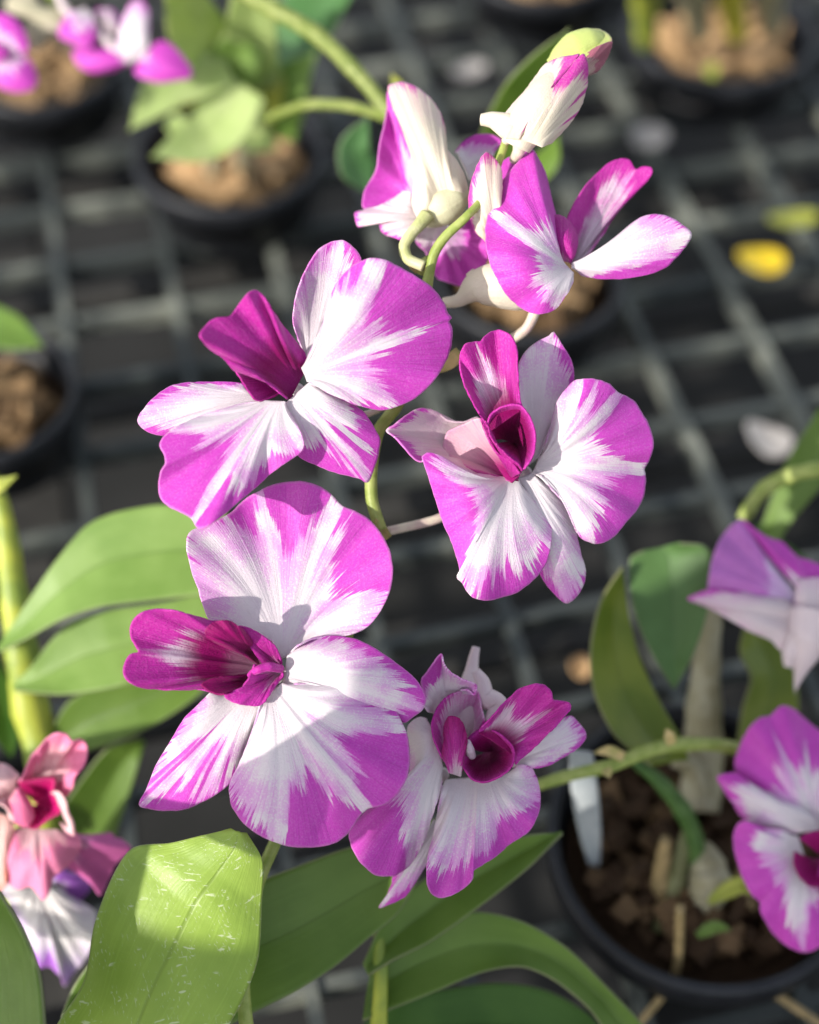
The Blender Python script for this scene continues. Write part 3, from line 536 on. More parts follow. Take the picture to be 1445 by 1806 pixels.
lip(fl, F, [
 dict(base='690,900 690,840', out='640,960,.3 560,975 520,962 478,982 430,975,.2 380,962,.3 280,962,.4 180,960,.45 110,950,.62 65,925,.5 42,890,.5 50,845,.62 72,810,.80 112,796,.90 102,778,.86 76,730,.72 74,680,.62 108,632,.62 170,610,.58 250,612,.5 330,630,.4 420,657,.3 480,662 540,700 590,740 640,790', d0=-9, dz=[-4, 2, 9, 12, 10, 12, 9, 2, -4], deep=[.8, .55, .65, 1, .6, .15, 0, 0], bul=3, t0=.3, rip=1.6, k=3, gv=.9, nu=64, nv=160, w=.1),
 dict(base='640,850 620,800', out='600,830,.2 560,800 480,770 420,735 400,705 425,675 460,660 510,660 560,690 600,735 640,790', d0=-6, dz=[-2, 6, 11, 12, 8, 0], deep=[.8, 1, 1], bul=7, t0=.1, rip=.6),
 dict(base='640,900 650,940', out='600,900,.2 520,900 430,915 385,940 430,975 480,984 530,966 600,950', d0=-6, dz=[0, 6, 9, 9, 2], deep=[.7, 1, 1], bul=3, t0=.1),
 dict(base='720,880 735,850', out='690,880,.5 640,830,.6 600,775,.3 560,730,.2 545,685 590,688 650,720,.3 708,765,.3 730,810 742,850', d0=-5, dz=[-2, 3, 6, 3, -2], deep=[.45, .4, .3], bul=2, t0=.1),
 dict(base='735,860 735,900', out='620,850,.7 600,900,.6 560,955,.3 490,985,.2 500,1005 535,1022 590,1032,.4 650,1030,.5 700,965,.3 745,905,.2 745,885', d0=-5, dz=[4, 6, 8, 5, 0], deep=[.45, .3, .15], bul=4, t0=.1, rip=.5),
 dict(tube=[(735, 870), (680, 862), (625, 880), (600, 900)], r=[6, 7, 6, 4], D=[0, 4, 5, 3], thr=.1, deep=.1)])
# --- right flower
F = Fr(640, 560, 2.676, .376)
fl = flower(SP, F, [(720, 740), (650, 800), (500, 880), (340, 955), (115, 1010)], [9, 8, 8, 8, 8], D=[-10, -20, -22, -20, -17])
pet(fl, F, 'sepal', '780,700 830,660', '765,600,1.1 742,480 733,380 731,290 737,220,1.05 770,160,1.05 830,110,1.0 878,88,.97 900,68,.93 915,86,.85 950,140,.78 985,200,.80 996,260,.84 994,300,.9 960,380,1.1 910,480 860,600',
    d0=-7, dz=[-8, -4, -5, -12, -8], bul=-3, rip=.5, k=2)
pet(fl, F, 'petal', '800,735 832,665', '845,745,1.1 880,800 930,850 962,890 985,950,.98 1003,1000,.93 1030,1040,.84 1080,1063,.94 1110,1067,.80 1140,1062,.70 1190,1030,.66 1240,970,.66 1290,910,.6 1325,840,.62 1334,770,.7 1330,735,.93 1328,712,.95 1355,665,.66 1372,600,.50 1362,540,.46 1330,470,.44 1285,402,.45 1250,375,.60 1222,360,.96 1200,348,.93 1165,313,.60 1130,298,.66 1105,292,.90 1085,287,.70 1060,287,.72 1040,290,.96 1000,300,.93 950,350,.99 918,400,1.05 890,500 860,600',
    d0=-3, dz=[-2, -1, -6, -9, -10, -6, 0, -1, -4], bul=4.5, rip=1.9, k=4, ph=.15, nu=64, nv=220)
pet(fl, F, 'sepal', '725,760 800,735', '770,800,1.1 840,880 893,980 897,1090,.95 862,1160,.8 838,1200,.76 860,1250,.78 908,1308,.82 965,1349,.9 1020,1302,.84 1048,1242,.84 1051,1190,.9 1032,1130,1.0 1016,1060,1.05 1000,980 970,900 920,840 860,780',
    d0=-3, dz=[-6, -6, -10, -8, -3], bul=4, rip=.6, k=2)
pet(fl, F, 'petal', '650,752 735,765', '600,745,1.1 520,735,1 440,700,.95 370,655,.92 310,638,.84 278,655,.78 288,690,.70 320,780,.50 350,880,.42 380,970,.42 420,1060,.5 450,1150,.6 460,1205,.88 444,1226,.97 466,1250,.88 490,1290,.93 520,1320,.9 580,1336,.72 640,1325,.70 720,1300,.68 780,1260,.76 840,1200,.78 876,1130,.82 890,1050,.93 886,970,.98 850,900,1.05 795,830',
    d0=-1, dz=[0, 3, 5, 6, 4, 3, 0, -2, -3], bul=7, rip=1.8, k=3, ph=.7, nu=64, nv=200)
pet(fl, F, 'sepal', '600,760 585,500', '530,735,1.1 440,700 370,660 320,645 275,680,.86 240,665,.84 200,620,.82 150,565,.86 112,534,.97 150,505,.84 200,465,.84 260,430,.84 310,430,.93 350,447,1.0 400,486,1.1 480,492 540,467',
    d0=-12, dz=[0, 2, 4, 0, -8, -10], bul=-4, rip=.8, k=2, mat='blush')
lip(fl, F, [
 dict(base='600,540 745,440', out='560,470,.1 520,400,.25 490,340,.45 465,270,.6 457,215,.62 462,160,.66 490,122,.76 530,112,.86 555,113,.80 575,90,.55 605,68,.4 650,59,.35 700,85,.2 726,150,.1 729,220,.1 735,300,0 740,380,0 752,420', d0=5, dz=[5, 8, 5, 3, 1, 2, 5, 8, 6], deep=[.9, .75, .4, .12, 0, 0], bul=-4, t0=.3, rip=1.8, k=3, nu=56, nv=140, w=.1, gv=1.0),
 dict(base='690,590 720,600', out='600,580,.05 590,500 610,450 660,420 710,410 750,420 790,470 812,540 812,620 790,680 752,722 745,700 690,650 620,600', d0=-12, dz=[3, 5, 7, 7, 8, 8, 6, 4], deep=[1, 1, 1, 1, .75, .25], bul=0, t0=.05, rip=.4),
 dict(base='735,770 700,765', out='752,722,-.3 735,690 690,655 640,610 605,565 590,515 575,480 555,470 565,500 585,540 600,585 640,640 700,680 745,735', d0=0, dz=[8, 9, 9, 7, 8], deep=[.7, .55, .45], bul=2, t0=-.3, jag=1.2)])
lip(fl, F, [dict(base='740,745 705,778', out='752,728,-.3 700,690,-.2 640,650,-.05 600,590,.2 570,520,.5 550,475,.9 480,500,1.1 400,540 378,600 395,640 450,690,.9 540,730,.7 620,747,.5 680,765,.3', d0=3, dz=[6, 6, 2, -8, -9, -4, 0], deep=[.9, .75, .5, .25, .05], bul=-6, t0=.5, rip=.5, nu=50, gv=.15)], mat='mauve')
# --- lower right flower
F = Fr(580, 1120, 3.010, .382)
fl = flower(SP, F, [(700, 560), (740, 380), (750, 260), (768, 130), (782, 66)], [14, 26, 24, 12, 7], D=[-8, -10, -12, -16, -18], mat='blush', thr=-1.)
g = Geo(); tube(g, F, [(780, 190), (815, 250), (830, 330), (900, 370), (850, 470)], [8, 15, 20, 16, 10], D=[-8, -8, -7, -6, -4]); g.obj('spur', M['blush'], fl)
pet(fl, F, 'sepal', '560,420 690,310', '530,410,1.1 505,370 508,320,.9 490,245,.72 515,205,.6 540,170,.55 575,120,.6 598,102,.8 610,150,.93 640,190,.95 700,230,.93 782,266,.9 776,318,.85 740,290,1 700,292', d0=-3, dz=[0, 6, 9, 5, 1], bul=-3, rip=1, k=2)
pet(fl, F, 'petal', '560,500 605,700', '520,440,1.1 470,440 420,490 430,600,1.1 432,720,1 400,820,.9 330,890,.85 240,910,.85 195,938,.80 112,1040,.50 118,1110,.38 150,1180,.36 190,1230,.40 250,1275,.50 340,1279,.62 375,1262,.8 430,1220,.90 490,1130,.95 535,1010,1.05 570,900 600,780',
    d0=-1, dz=[-2, -5, -4, 0, 2, -1, -2, -2], bul=4, rip=1.8, k=3, ph=.5, nu=56, nv=180)
pet(fl, F, 'sepal', '560,980 620,1000', '490,1130,1.1 420,1210,.95 360,1262,.85 340,1282,.8 332,1330,.74 300,1400,.80 266,1448,.93 340,1422,.78 400,1392,.8 440,1342,.86 500,1245,.93 560,1150,1.1', d0=-5, dz=[-6, -8, -10, -8, -6], bul=2, rip=.4, k=2)
pet(fl, F, 'petal', '620,770 950,730', '600,800,1.1 580,920 560,1050,.98 532,1160,.90 518,1240,.86 522,1320,.74 545,1375,.70 590,1394,.64 640,1386,.66 720,1345,.62 763,1296,.66 758,1262,.70 790,1235,.72 880,1180,.70 960,1110,.60 1040,1060,.58 1080,1020,.62 1115,940,.78 1124,860,.93 1110,780,.95 1085,715,.93 1045,690,.97 1000,690',
    d0=-5, dz=[-4, 0, 4, 3, 1, -2, -4, -5], bul=4, rip=1.8, k=4, ph=.2, nu=56, nv=200)
pet(fl, F, 'sepal', '960,700 1000,640', '1010,700,1.1 1060,704,.9 1110,706,.80 1180,685,.78 1260,640,.80 1320,600,.80 1362,548,.82 1362,515,.84 1330,470,.88 1290,432,.86 1240,445,.88 1180,500,1.02 1100,580,1.05 1030,640', d0=-6, dz=[-4, -6, -10, -9, -6], bul=3, rip=.5, k=2)
lip(fl, F, [
 dict(base='830,620 880,610', out='720,640,.1 715,700 760,765 800,780 850,778 920,745 970,700 988,640 975,590 935,545 890,515 840,500 790,515 745,550 725,590', d0=-12, dz=[3, 5, 7, 7, 6, 3, 3], deep=[1, 1, 1, 1, .8, .4], bul=0, t0=.1, rip=.4),
 dict(base='800,520 985,640', out='800,500,-.2 870,430,.3 950,340,.66 1010,287,.72 1080,262,.5 1140,265,.35 1180,298,.45 1192,345,.6 1230,350,.72 1276,358,.5 1282,392,.3 1240,440,.35 1180,510,.2 1100,590,.0 1030,650,-.2 992,688', d0=5, dz=[4, 7, 10, 8, 10, 6, 4], deep=[.95, .7, .3, .05, 0, 0], bul=-3, t0=.3, rip=1.8, k=3, nu=56, nv=150, w=.1, gv=.9),
 dict(base='640,730 700,748', out='600,640,.1 610,560 615,480,.2 640,430,.3 690,440,.4 725,500,.4 735,560,.3 720,640,.4 708,720', d0=2, dz=[3, 5, 6, 7, 4], deep=[.1, .35, .75], bul=3, t0=.28, rip=.6, gv=.8),
 dict(base='640,720 720,690', out='600,650,.1 560,560,.3 548,470,.7 580,380,.85 640,320,.95 740,288,1.1 790,300,1.1 815,400,1.1 825,460,.9 800,500,.5 745,545,.2 720,640', d0=-4, dz=[3, 4, 0, -4, -2, 2], deep=[.8, .75, .35, .08, 0], bul=-6, t0=.4, rip=.5, nu=50, nv=130),
 dict(tube=[(760, 640), (745, 600), (735, 570)], r=[6, 7, 5], D=[0, 4, 6], thr=-1, deep=.25)])
# --- top left flower, seen from behind
F = Fr(600, 20, 2.189, .393)
fl = flower(SP, F, [(335, 790), (310, 820), (275, 860), (248, 905), (262, 955), (325, 985)], [14, 11, 10, 10, 10, 10], D=[5, 7, 8, 8, 9, 10], mat='stempale')
pet(fl, F, 'petal', '460,560 500,650', '445,545,.8 475,505,.7 520,478,.6 580,474,.6 625,500,.7 600,540,.9 560,620,1.1 520,680', d0=-8, dz=[-12, -14, -10], bul=-3)
pet(fl, F, 'petal', '330,780 300,740', '290,780,1.1 250,735,.95 200,722,.4 150,755,.25 90,760,.25 90,700,.25 138,610,.25 155,500,.25 178,400,.3 183,310,.35 205,290,.5 240,420,.6 280,560,.8 300,680,1.1', d0=-6, dz=[-6, -12, -14, -12, -6], bul=-6, rip=1.6, k=3)
pet(fl, F, 'petal', '340,830 420,830', '310,850,.9 292,890,.85 330,930,.8 350,975,.6 375,1030,.5 420,1048,.45 480,1060,.4 540,1012,.4 572,950,.35 555,870,.4 510,810,.6 470,780,.9', d0=-8, dz=[-10, -13, -12, -8], bul=-3, rip=1)
pet(fl, F, 'sepal', '330,830 290,760', '285,860,1.05 245,882,.86 195,870,.82 160,850,.82 148,820,.88 100,812,.9 70,832,.9 58,780,.86 100,766,.93 180,740,1.05 245,695,1.1 275,700', d0=-2, dz=[-2, -4, -8, -2], bul=3, mat='blush', rip=.6)
pet(fl, F, 'sepal', '340,800 480,740', '300,800,1.1 278,740 285,650 275,560,1.08 240,450,1.05 205,370,1.02 188,310,.98 190,285,.93 240,274,.91 290,290,.93 350,338,.95 390,400,.96 405,460,.97 410,530,1.03 452,580,1.1 482,640 495,700', d0=2, dz=[2, -1, -5, -8, -6, 0, 2], bul=8, mat='cream', rip=.8, k=2, nu=56, gv=.12)
g = Geo(); tube(g, F, [(300, 790), (345, 785), (400, 755), (450, 725), (492, 700)], [12, 27, 33, 27, 9], D=[1, 1, 2, 2, 1]); g.obj('spur', M['creamgreen'], fl)
# --- top right flower, side view
F = Fr(600, 20, 2.189, .384)
fl = flower(SP, F, [(800, 1080), (760, 1140), (740, 1190), (715, 1230), (660, 1268), (560, 1320), (450, 1330), (380, 1340)], [10, 10, 9, 9, 9, 8, 8, 7], D=[-4, -6, -8, -10, -10, -9, -5, -4])
g = Geo(); tube(g, F, [(400, 1125), (460, 1115), (520, 1070), (600, 1055), (700, 1060), (780, 1040)], [9, 13, 34, 42, 44, 24], D=[-10, -8, -6, -5, -5, -3]); tube(g, F, [(560, 1060), (520, 1030), (500, 1005)], [22, 16, 8], D=[-6, -6, -6]); g.obj('spur', M['cream'], fl)
pet(fl, F, 'petal', '640,760 700,640', '600,680,.2 620,590 660,560 735,535 720,620 690,700', d0=-6, dz=-9, t0=.1)
pet(fl, F, 'petal', '850,960 900,1010', '850,860,.30 830,780,.3 810,700,.3 790,620,.28 765,570,.3 738,535,.3 680,590,.28 625,660,.28 600,715,.45 583,745,.78 572,790,.74 562,830,.35 560,850,.28 565,920,.28 590,1000,.3 640,1090,.5 690,1138,.5 730,1160,.62 770,1169,.66 830,1150,.82 880,1085,.95 900,1040,1.05',
    d0=2, dz=[-3, -7, -4, 3, 8, 6, 2], bul=7, rip=1.8, k=3, ph=.4, nu=60, nv=200, w=.2)
pet(fl, F, 'sepal', '570,900 640,860', '548,870,.93 520,850,.88 500,780,.82 498,710,.84 520,620,.84 560,546,.86 598,570,.9 622,612,.96 624,680,1.05 610,740,1.1 600,840', d0=-3, dz=[-2, 0, 2, 0, -2], bul=4, rip=.5, mat='cream')
pet(fl, F, 'sepal', '893,990 897,972', '930,1018,.95 1000,1031,.7 1100,1031,.55 1190,1016,.6 1260,986,.7 1320,926,.86 1357,860,.95 1310,815,.93 1260,790,.86 1200,785,.93 1140,810,1.0 1080,860,1.05 1000,928 940,958', d0=0, dz=[-2, 0, 2, -1, -2], bul=3, rip=.8, k=2)
lip(fl, F, [
 dict(base='890,978 925,965', out='880,870,.3 878,800,.3 912,725,.35 960,660,.5 1030,590,.72 1080,568,.80 1120,575,.86 1142,610,.97 1165,600,.8 1202,602,.68 1205,630,.7 1150,690,.72 1075,770,.8 1010,870,.95 960,940,1.1', d0=-4, dz=[-6, -10, -12, -14, -8], bul=-5, rip=1.2, k=2, nu=50),
 dict(base='850,960 890,970', out='815,880,.1 820,792 870,798 905,840 916,890 906,945', d0=-1, dz=[-4, -3, 0], bul=4, t0=.1, deep=.35)])
def receptacle(fl, F, x, y, r, d, mat='petal'):
    g = Geo(); tube(g, F, [(x-r*.3, y+r*.5), (x, y), (x+r*.9, y-r*.2)], [r*F.k*0+r, r, r*.6], D=[d-2, d-4, d-9], n=16, thr=-1); g.obj('column', M[mat], fl)
receptacle(bpy.data.objects['flower'], Fr(220, 400, 2.408, .369), 735, 690, 11, -5)
receptacle(bpy.data.objects['flower.001'], Fr(200, 830, 2.491, .373), 720, 900, 13, -6)
receptacle(bpy.data.objects['flower.002'], Fr(640, 560, 2.676, .376), 765, 735, 13, -7)
receptacle(bpy.data.objects['flower.003'], Fr(580, 1120, 3.010, .382), 600, 740, 13, -7)
# --- stem, bracts, buds
F = Fr(600, 20, 2.189, .382)
g = Geo()
tube(g, Fr(0, 0, 1, .382), [(892, 250), (880, 285), (866, 320), (848, 355), (820, 385), (785, 418), (765, 450), (754, 500), (742, 580), (722, 660), (700, 715), (668, 760), (656, 820), (656, 880), (672, 935)], [7, 7, 7, 8, 9, 9, 11, 12, 12, 12, 11, 11, 11, 11, 11], D=[-6, -4, 2, 0, -2, -4, -6, -6, -6, -6, -6], n=110)
tube(g, Fr(0, 0, 1, .394), [(672, 935), (660, 1000), (600, 1150), (540, 1330), (492, 1470), (462, 1540), (440, 1620), (430, 1760), (470, 2000), (590, 2250)], [11, 11, 12, 12, 11, 12, 13, 14, 16, 18], D=[0, 0, 0, 2, 5, 12, 24, 38], n=100)
tube(g, Fr(0, 0, 1, .39), [(760, 458), (745, 470), (738, 480)], [10, 12, 10], D=[0, -2, -3])
g.obj('stem', M['stem'], SP)
for (pts, wd, D, m) in (([(683, 950), (672, 935), (664, 915)], [9, 12, 0], [.391, .388, .386], 'bract'), ([(765, 655), (790, 640), (812, 622)], [5, 14, 11], [.392, .388, .386], 'bract'), ([(738, 478), (722, 460), (712, 448)], [6, 8, 0], [.39, .388, .388], 'bract')):
    g = Geo(); spine(g, pts, wd, D, nu=16, nv=9); g.obj('bract', M[m], SP, thick=.0005)
def bud(F, axis, r, D, thr, mat, sq, patches, spur=None):
    g = Geo(); tube(g, F, axis, r, D=D, n=44, thr=thr, nr=28, sq=sq)
    if spur: tube(g, F, *spur)
    b = g.obj('bud', M[mat], SP)
    for k in patches: pet(b, F, 'sepal', **k, mat=mat)
bud(F, [(680, 520), (705, 470), (760, 390), (830, 300), (900, 225), (943, 166)], [26, 36, 40, 39, 30, 12, 0], [2, 4, 4, 2, 0, -3], [-.6, -.6, -.5, -.35, -.1, .3], 'cream', .9, [
 dict(gv=.15, base='690,495 640,490', out='720,440,.70 760,380,.55 800,320,.45 860,240,.42 925,170,.5 895,172,.80 850,178,.97 790,208,1.02 720,300,1.05 655,372,1.1 620,420', d0=8, dz=[7.2, 8, 6, 1, -1, 4], bul=1.2, st=[(.12, .06, .10), (.24, .05, .30)]),
 dict(gv=.15, base='700,495 780,525', out='730,440,1.1 770,380,1.0 810,318,.93 870,240,.72 935,165,.6 955,205,.80 952,285,1.0 930,365,1.02 880,440,1.05 815,510', d0=7.6, dz=[6.8, 7.6, 5, -2, 2], bul=1.6, st=[(.66, .016, .55), (.80, .014, .5)])],
 spur=([(700, 470), (640, 440), (590, 420), (545, 418)], [20, 24, 16, 10], [3, 3, 1, 0]))
F2 = Fr(600, 20, 2.189, .389)
bud(F2, [(830, 260), (880, 190), (940, 145), (1000, 120), (1048, 116)], [20, 32, 38, 30, 0], [0, 0, 0, 0], [-.6, -.5, -.3], 'lime', .9, [
 dict(base='820,280 850,260', out='800,190,1.1 850,122 920,80 985,68,.99 1030,85,.97 1050,114,.95 1000,140,1.02 950,160,1.1 900,200', d0=5, dz=[0, 0, -2, 5, 6], bul=2)])
g = Geo(); fan(g, F2, '900,230 940,250', '930,190,.5 970,150,.5 1010,128,.4 1049,117,.35 1035,170,.5 1000,225,.6 965,246,.9', d0=6, dz=[6.5, 5, -1, 1], bul=1); g.obj('sepal', M['rose'], bpy.data.objects['bud.001'], thick=.0004)
g = Geo(); tube(g, F, [(640, 500), (660, 470), (700, 430)], [8, 10, 12], D=[-4, 0, 0]); tube(g, F, [(700, 500), (690, 540), (670, 575)], [16, 11, 8], D=[-2, -4, -8]); g.obj('pedicel', M['pedicel'], SP)
# leaves and canes of the same plant
LB = Fr(0, 0, 1, .372)
g = Geo(); ribbon(g, LB, '20,1960 100,1810 150,1730 168,1630 200,1545 236,1495 300,1487 365,1472 408,1463', '150,2100 230,2030 300,1960 370,1860 425,1770 455,1690 461,1600 463,1520 434,1470', dl=[-6, -8, -8, -10, -6, -3], dr=[-2, -2, -4, -6, -3], dm=[4, 6, 6, 2], fold=1.2, nu=90, nv=40, idx=True)
g.obj('leaf', M['leaf_bright'], SP, thick=.0008)
for L, R, dl, dr, m, D in (
  ('330,1640 380,1600 440,1562 520,1530 610,1497 700,1478 780,1440', '300,1960 380,1830 440,1790 520,1750 590,1705 650,1655 710,1600 785,1445', [0, -3, -8], [0, -2, -8], 'leaf', .405),
  ('640,1700 690,1600 780,1530 850,1497 930,1474 992,1468', '650,1720 700,1690 760,1660 850,1596 930,1532 992,1470', [0, -6], [3, -4], 'leaf', .415),
  ('655,1700 740,1640 830,1608 920,1625 1000,1672 1070,1740 1140,1815 1200,1900', '640,1800 760,1752 850,1715 920,1705 980,1730 1040,1780 1080,1840 1120,1920', [0, 0, -4, -10], [8, 2, 0, -6], 'leaf', .420),
  ('560,1900 680,1775 850,1735 960,1745 1050,1800 1100,1900', '560,1960 680,1900 800,1880 900,1880 1000,1900 1060,1960', [-10, -12, -16], [4, 0, -6], 'leaf_deep', .425),
  ('90,1900 110,1790 130,1740 165,1690', '300,1960 280,1900 260,1820 240,1760', [-10], [-12], 'leaf', .40)):
    g = Geo(); ribbon(g, Fr(0, 0, 1, D), L, R, dl=dl, dr=dr, fold=3.5); g.obj('leaf', M[m], SP, thick=.0007)
cane(SP, [(668, 1640), (672, 1720), (668, 1810), (650, 2000), (620, 2250)], [10, 14, 18, 20, 22], [.415, .41, .40, .375, .36])
# --- coral flower and white violet flower at the lower left
CP = thing('orchid_spray', PX(-80, 1650, .45), 'coral pink orchid flower at the lower left edge, slightly out of focus', 'orchid')
F = Fr(0, 1280, 3.7615, .425)
fl = flower(CP, F, [(240, 560), (100, 700), (-100, 800), (-320, 1400)], [12, 10, 9, 9], D=[-8, -14, -20, -30], mat='stem')
pet(fl, F, 'petal', '250,690 400,700', '300,760,.5 400,900,.4 500,970,.5 620,1060,.4 668,1122,.4 720,1030,.35 780,910,.35 872,822,.4 820,762,.4 762,742,.4 735,712,.4 620,728,.4 540,760,.3 480,700,.3', d0=-2, dz=[-4, -8, -12, -10, -4], bul=3, rip=1.5, k=2, gv=.2, mat='magenta')
pet(fl, F, 'petal', '120,680 380,690', '60,680,.3 20,800,.3 20,980,.3 110,1085,.3 200,1065,.35 255,1120,.2 288,1160,.25 325,1110,.3 355,1010,.3 450,930,.4 540,800,.4 500,700', d0=0, dz=[0, 4, 7, 4, -2], bul=4, rip=1.2, k=2, gv=.2, mat='coral')
pet(fl, F, 'petal', '60,600 -60,560', '95,660,1 80,800,.9 50,1000,.8 30,1080,.8 -60,1100 -160,900 -140,600', d0=0, dz=[2, 5, 3, 0], bul=3, mat='salmon')
pet(fl, F, 'sepal', '60,600 40,480', '95,640,1.1 95,590 60,530 0,490 -100,480 -160,520 -100,640', d0=2, dz=[4, 4, 2], bul=3, mat='palepink')
pet(fl, F, 'sepal', '60,500 110,420', '0,490,1.1 -100,480 -160,380 -100,260 0,250 60,268 132,330', d0=-2, dz=[0, -4, 0], bul=4, mat='palepink')
pet(fl, F, 'sepal', '360,450 470,700', '340,450,1.1 360,432 400,440 440,500 460,580 490,650 492,725 440,700 400,640', d0=2, dz=[4, 6, 4, 0], bul=2, mat='coral', t0=1.1)
lip(fl, F, [dict(base='180,440 330,430', out='120,375,.1 150,340,.2 200,225,.5 260,140,.6 330,70,.6 390,45,.6 440,60,.65 482,102,.75 530,90,.6 568,118,.5 580,180,.5 560,260,.5 500,340,.4 482,410,.2 440,470 360,440', d0=-2, dz=[2, 8, 8, 6, 0], deep=[.9, .4, 0, 0, 0], bul=-3, t0=.2, rip=1.2),
 dict(base='220,500 260,520', out='118,375,.1 350,345 362,440 405,520 395,580 320,625 240,684 180,672 100,640 40,495', d0=-6, dz=3, deep=[1, 1, .7], t0=.1),
 dict(base='110,420 60,490', out='130,400,.1 210,520 225,600 180,672 100,640', d0=5, dz=4, deep=.45, t0=.1, bul=2)], mat='coral')
CQ = thing('orchid_spray', PX(-60, 1900, .46), 'white orchid flower with violet tips below the coral one', 'orchid')
F = Fr(0, 1280, 3.7615, .445)
fl = flower(CQ, F, [(250, 1120), (0, 1200), (-300, 1600)], [10, 9, 9], D=[-8, -14, -26], mat='stem')
pet(fl, F, 'petal', '180,1080 320,1060', '60,1000,1.1 0,1080,1.1 80,1200 150,1350,1.02 200,1500,.93 250,1602,.8 330,1600,.7 400,1660,.8 432,1732,.9 475,1655,.93 540,1590,1.1 600,1500 625,1380 640,1255,.93 590,1200,.9 500,1150,1.0 400,1080', d0=0, dz=[-2, 2, 5, 2, -3], bul=4, rip=3, k=3, mat='violet')
pet(fl, F, 'petal', '330,1060 360,1040', '360,960,.5 400,940,.35 470,970,.3 560,1000,.3 600,1070,.3 560,1130,.3 500,1160,.4 420,1110,.8', d0=-4, dz=-7, bul=2, mat='violet')
# --- lavender flower seen from behind and magenta flower at the right edge
RP = thing('orchid_spray', PX(1470, 830, .46), 'lavender orchid flower seen from behind at the right edge', 'orchid')
cane(RP, [(1310, 915), (1345, 865), (1390, 840), (1440, 828), (1500, 820)], [12, 13, 13, 13, 13], [.47, .465, .46, .46], 'stem', 'stem')
F = Fr(1180, 880, 5.015, .445)
fl = flower(RP, F, [(1300, 1000), (1290, 900), (1500, 500), (1560, -150)], [20, 14, 9, 9], D=[0, -8, -12, -12], mat='blush')
pet(fl, F, 'petal', '1150,960 1180,900', '1000,880,.9 800,850,.4 500,840,.3 350,822,.25 352,700,.25 378,540,.25 440,380,.25 520,265,.3 600,200,.4 650,182,.45 720,300,.7 800,420,.85 960,620,.9 1080,760,1.0', d0=-1, dz=[0, 1, -2, -4, -2], bul=3, mat='lilac', rip=1.5)
pet(fl, F, 'petal', '1200,880 1350,850', '1080,720,.9 960,600,.5 800,400,.3 655,185,.25 760,270,.25 900,350,.25 1000,380,.25 1120,500,.3 1250,550,.3 1400,620,.3 1480,760,.5 1450,850', d0=0, dz=[-2, -3, -2], bul=2)
pet(fl, F, 'sepal', '1160,980 1130,1200', '1000,850,1.1 800,828,1 600,815,.86 480,800,.76 350,800,.76 250,835,.85 160,882,.9 260,925,.85 400,985,.93 560,1080,1.1 700,1160 900,1250 1000,1345 1100,1320', d0=2, dz=[0, 2, -1, 3, 2], bul=3, mat='blush', t0=1.1)
pet(fl, F, 'sepal', '1200,1250 1420,1200', '1110,1100,1.1 1120,850 1160,720 1400,710 1560,900 1560,1150', d0=4, dz=2, bul=3, mat='blush')
g = Geo(); tube(g, F, [(1300, 1050), (1240, 1250), (1180, 1450), (1130, 1640), (1108, 1730)], [48, 38, 24, 9, 0], D=[3, 5, 4, 2, 0]); tube(g, F, [(1150, 1250), (1080, 1360), (1055, 1480)], [24, 17, 8], D=[4, 4, 3]); g.obj('spur', M['blush'], fl)
RQ = thing('orchid_spray', PX(1500, 1500, .45), 'magenta orchid flower with a dark lip at the lower right edge', 'orchid')
cane(RQ, [(950, 1385), (1010, 1366), (1080, 1350), (1140, 1325), (1200, 1313), (1290, 1318), (1420, 1360), (1520, 1440)], [10, 11, 12, 12, 11, 11, 11, 12], [.43, .433, .44, .452, .46, .46], 'stem', 'stem')
leafs(RQ, [([(1100, 1335), (1075, 1325), (1048, 1328)], [8, 10, 0], [.432, .43, .43], 'bract', .2), ([(1068, 1352), (1072, 1362), (1075, 1372)], [6, 9, 0], [.432, .43, .43], 'bract', .2), ([(1185, 1312), (1180, 1296), (1175, 1285)], [8, 10, 0], [.435, .433, .433], 'bract', .2)])
F = Fr(1220, 1230, 3.684, .432)
fl = flower(RQ, F, [(820, 860), (900, 900), (1000, 700), (900, 400)], [10, 9, 9], D=[-8, -12, -16], mat='blush')
pet(fl, F, 'petal', '760,860 900,850', '600,800,1 450,700,.8 330,560,.6 285,480,.5 283,400,.45 318,300,.42 370,200,.5 440,135,.55 470,125,.72 500,122,.5 520,110,.4 570,60,.35 610,52,.4 670,80,.4 700,110,.6 760,160,.45 830,215,.5 950,300,.5 1060,450,.5 1080,600,.5 1020,760,.8 940,840,1', d0=-3, dz=[-2, -5, -8, -8, -4], bul=4, rip=1.5, k=3)
pet(fl, F, 'sepal', '800,790 820,870', '700,700,1.1 450,600,.9 290,495,.75 230,492,.7 168,520,.8 210,602,.75 270,690,.80 320,770,.85 400,830,.93 500,855,1 680,885,1.1', d0=0, dz=[0, -2, -3, 1], bul=3)
pet(fl, F, 'petal', '690,900 780,1180', '600,860,1.1 450,840,.8 350,800,.66 295,830,.62 270,920,.60 288,1040,.56 330,1170,.5 390,1280,.5 440,1330,.45 450,1400,.45 520,1520,.5 600,1600,.62 700,1652,.80 770,1650,.74 830,1620,.5 960,1500,.4 950,1300,.5 850,1200,1', d0=1, dz=[2, 3, 1, 0, 2], bul=4, rip=1.5, k=3)
pet(fl, F, 'petal', '900,950 900,1100', '1000,850,.9 1150,850,.5 1280,950,.4 1300,1150,.4 1200,1350,.4 1050,1400,.5 950,1250,.9', d0=0, dz=2, bul=4)
pet(fl, F, 'sepal', '860,1150 950,1150', '820,1300,.9 840,1450,.7 900,1600,.6 980,1700,.5 1040,1550,.6 1030,1350,.9', d0=-3, dz=-4, bul=2)
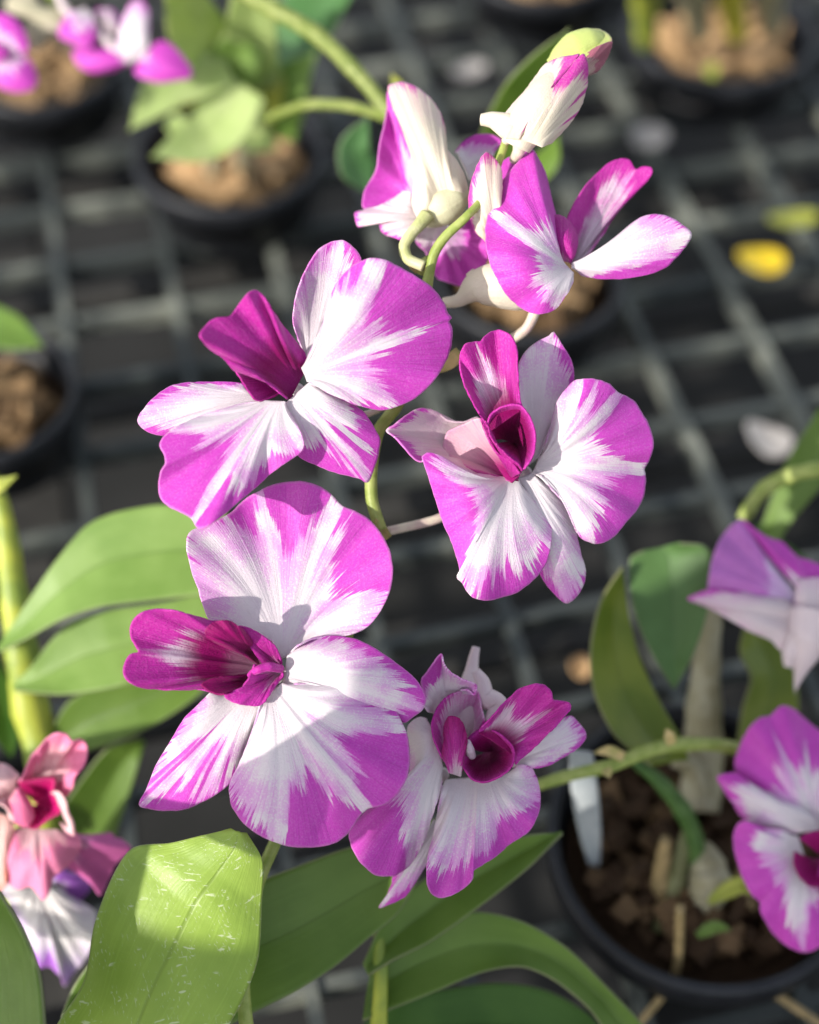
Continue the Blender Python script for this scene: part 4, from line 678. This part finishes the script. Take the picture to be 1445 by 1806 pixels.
lip(fl, F, [dict(base='780,1050 860,1050', out='670,1000,.1 665,1080 700,1160 760,1220 820,1230 900,1220 980,1100 960,950 860,870 760,880 700,920', d0=-1, dz=8, deep=[1, 1, .7], t0=.1),
 dict(base='880,1120 960,1100', out='840,1050,.1 825,1150 835,1260 900,1320 1000,1320 1060,1250 1020,1100', d0=2, dz=[4, 6, 4], deep=[.9, .5, .3], t0=.1, bul=2)])
# --- far pink flowers in the upper left corner
UP = thing('orchid_spray', PX(150, -60, .52), 'blurred pink orchid flowers in the upper left corner', 'orchid')
F = Fr(0, 0, 3.44, .52)
cane(UP, [(60, -60), (100, 10), (150, 30), (210, 55)], [8, 8, 7, 6], [.53, .53, .525], 'stem', 'stem')
fl = flower(UP, F, [(800, 370), (650, 250), (500, 60)], [8, 7, 7], mat='blush')
pet(fl, F, 'petal', '810,380 820,350', '700,430,.3 560,440,.1 480,400,.1 440,320,.1 520,290,.2 640,290,.4 740,340,.8', d0=0, dz=-2, bul=3, mat='petal')
pet(fl, F, 'petal', '800,380 850,340', '900,290,1 980,250,.4 1060,290,.3 1150,400,.2 1160,470,.2 1060,490,.2 960,500,.1 850,470,.1 810,430,.1', d0=0, dz=2, bul=4)
pet(fl, F, 'sepal', '790,370 850,350', '710,300,1.1 740,150 790,30,.93 850,0,.9 900,60,.9 905,180,.95 900,280,1.1', d0=2, dz=4, bul=3)
pet(fl, F, 'sepal', '740,240 680,200', '640,200,1 600,130,.9 590,60,.9 680,60,.8 740,130,.5 760,200,.3', d0=-2, dz=-6, bul=2, mat='blush')
fl = flower(UP, F, [(480, 120), (400, 60), (350, -40)], [8, 7, 7], mat='blush')
pet(fl, F, 'petal', '520,60 560,80', '440,60,1 370,150,.6 360,220,.5 430,260,.5 520,300,.4 580,240,.4 570,150,.7', d0=0, dz=3, bul=3)
pet(fl, F, 'petal', '300,60 420,20', '200,-40,1.1 60,-20 40,60 160,110 300,180 350,190 420,120', d0=-4, dz=-2, bul=3, mat='creamdull')
pet(fl, F, 'sepal', '180,80 330,100', '150,180,1.1 190,300 240,290 330,210 370,160', d0=-4, dz=-6, bul=2, mat='creamdull')
fl = flower(UP, F, [(-40, 300), (-120, 200), (-200, 0)], [9, 8, 8], mat='blush')
pet(fl, F, 'petal', '-60,290 -50,220', '-80,100,.8 0,80,.5 80,110,.4 150,200,.5 170,300,.6 110,330,.9 30,300,1.0', d0=0, dz=4, bul=3)
pet(fl, F, 'petal', '-60,330 0,330', '-40,500,.5 20,540,.4 110,560,.4 200,540,.4 225,480,.4 200,400,.6 150,320,.9', d0=0, dz=2, bul=4)
pet(fl, F, 'petal', '-80,330 -80,250', '-20,390,.1 40,350,.1 70,320,.1 30,280,.1 0,250,.1', d0=6, dz=6, bul=2, deep=.3)
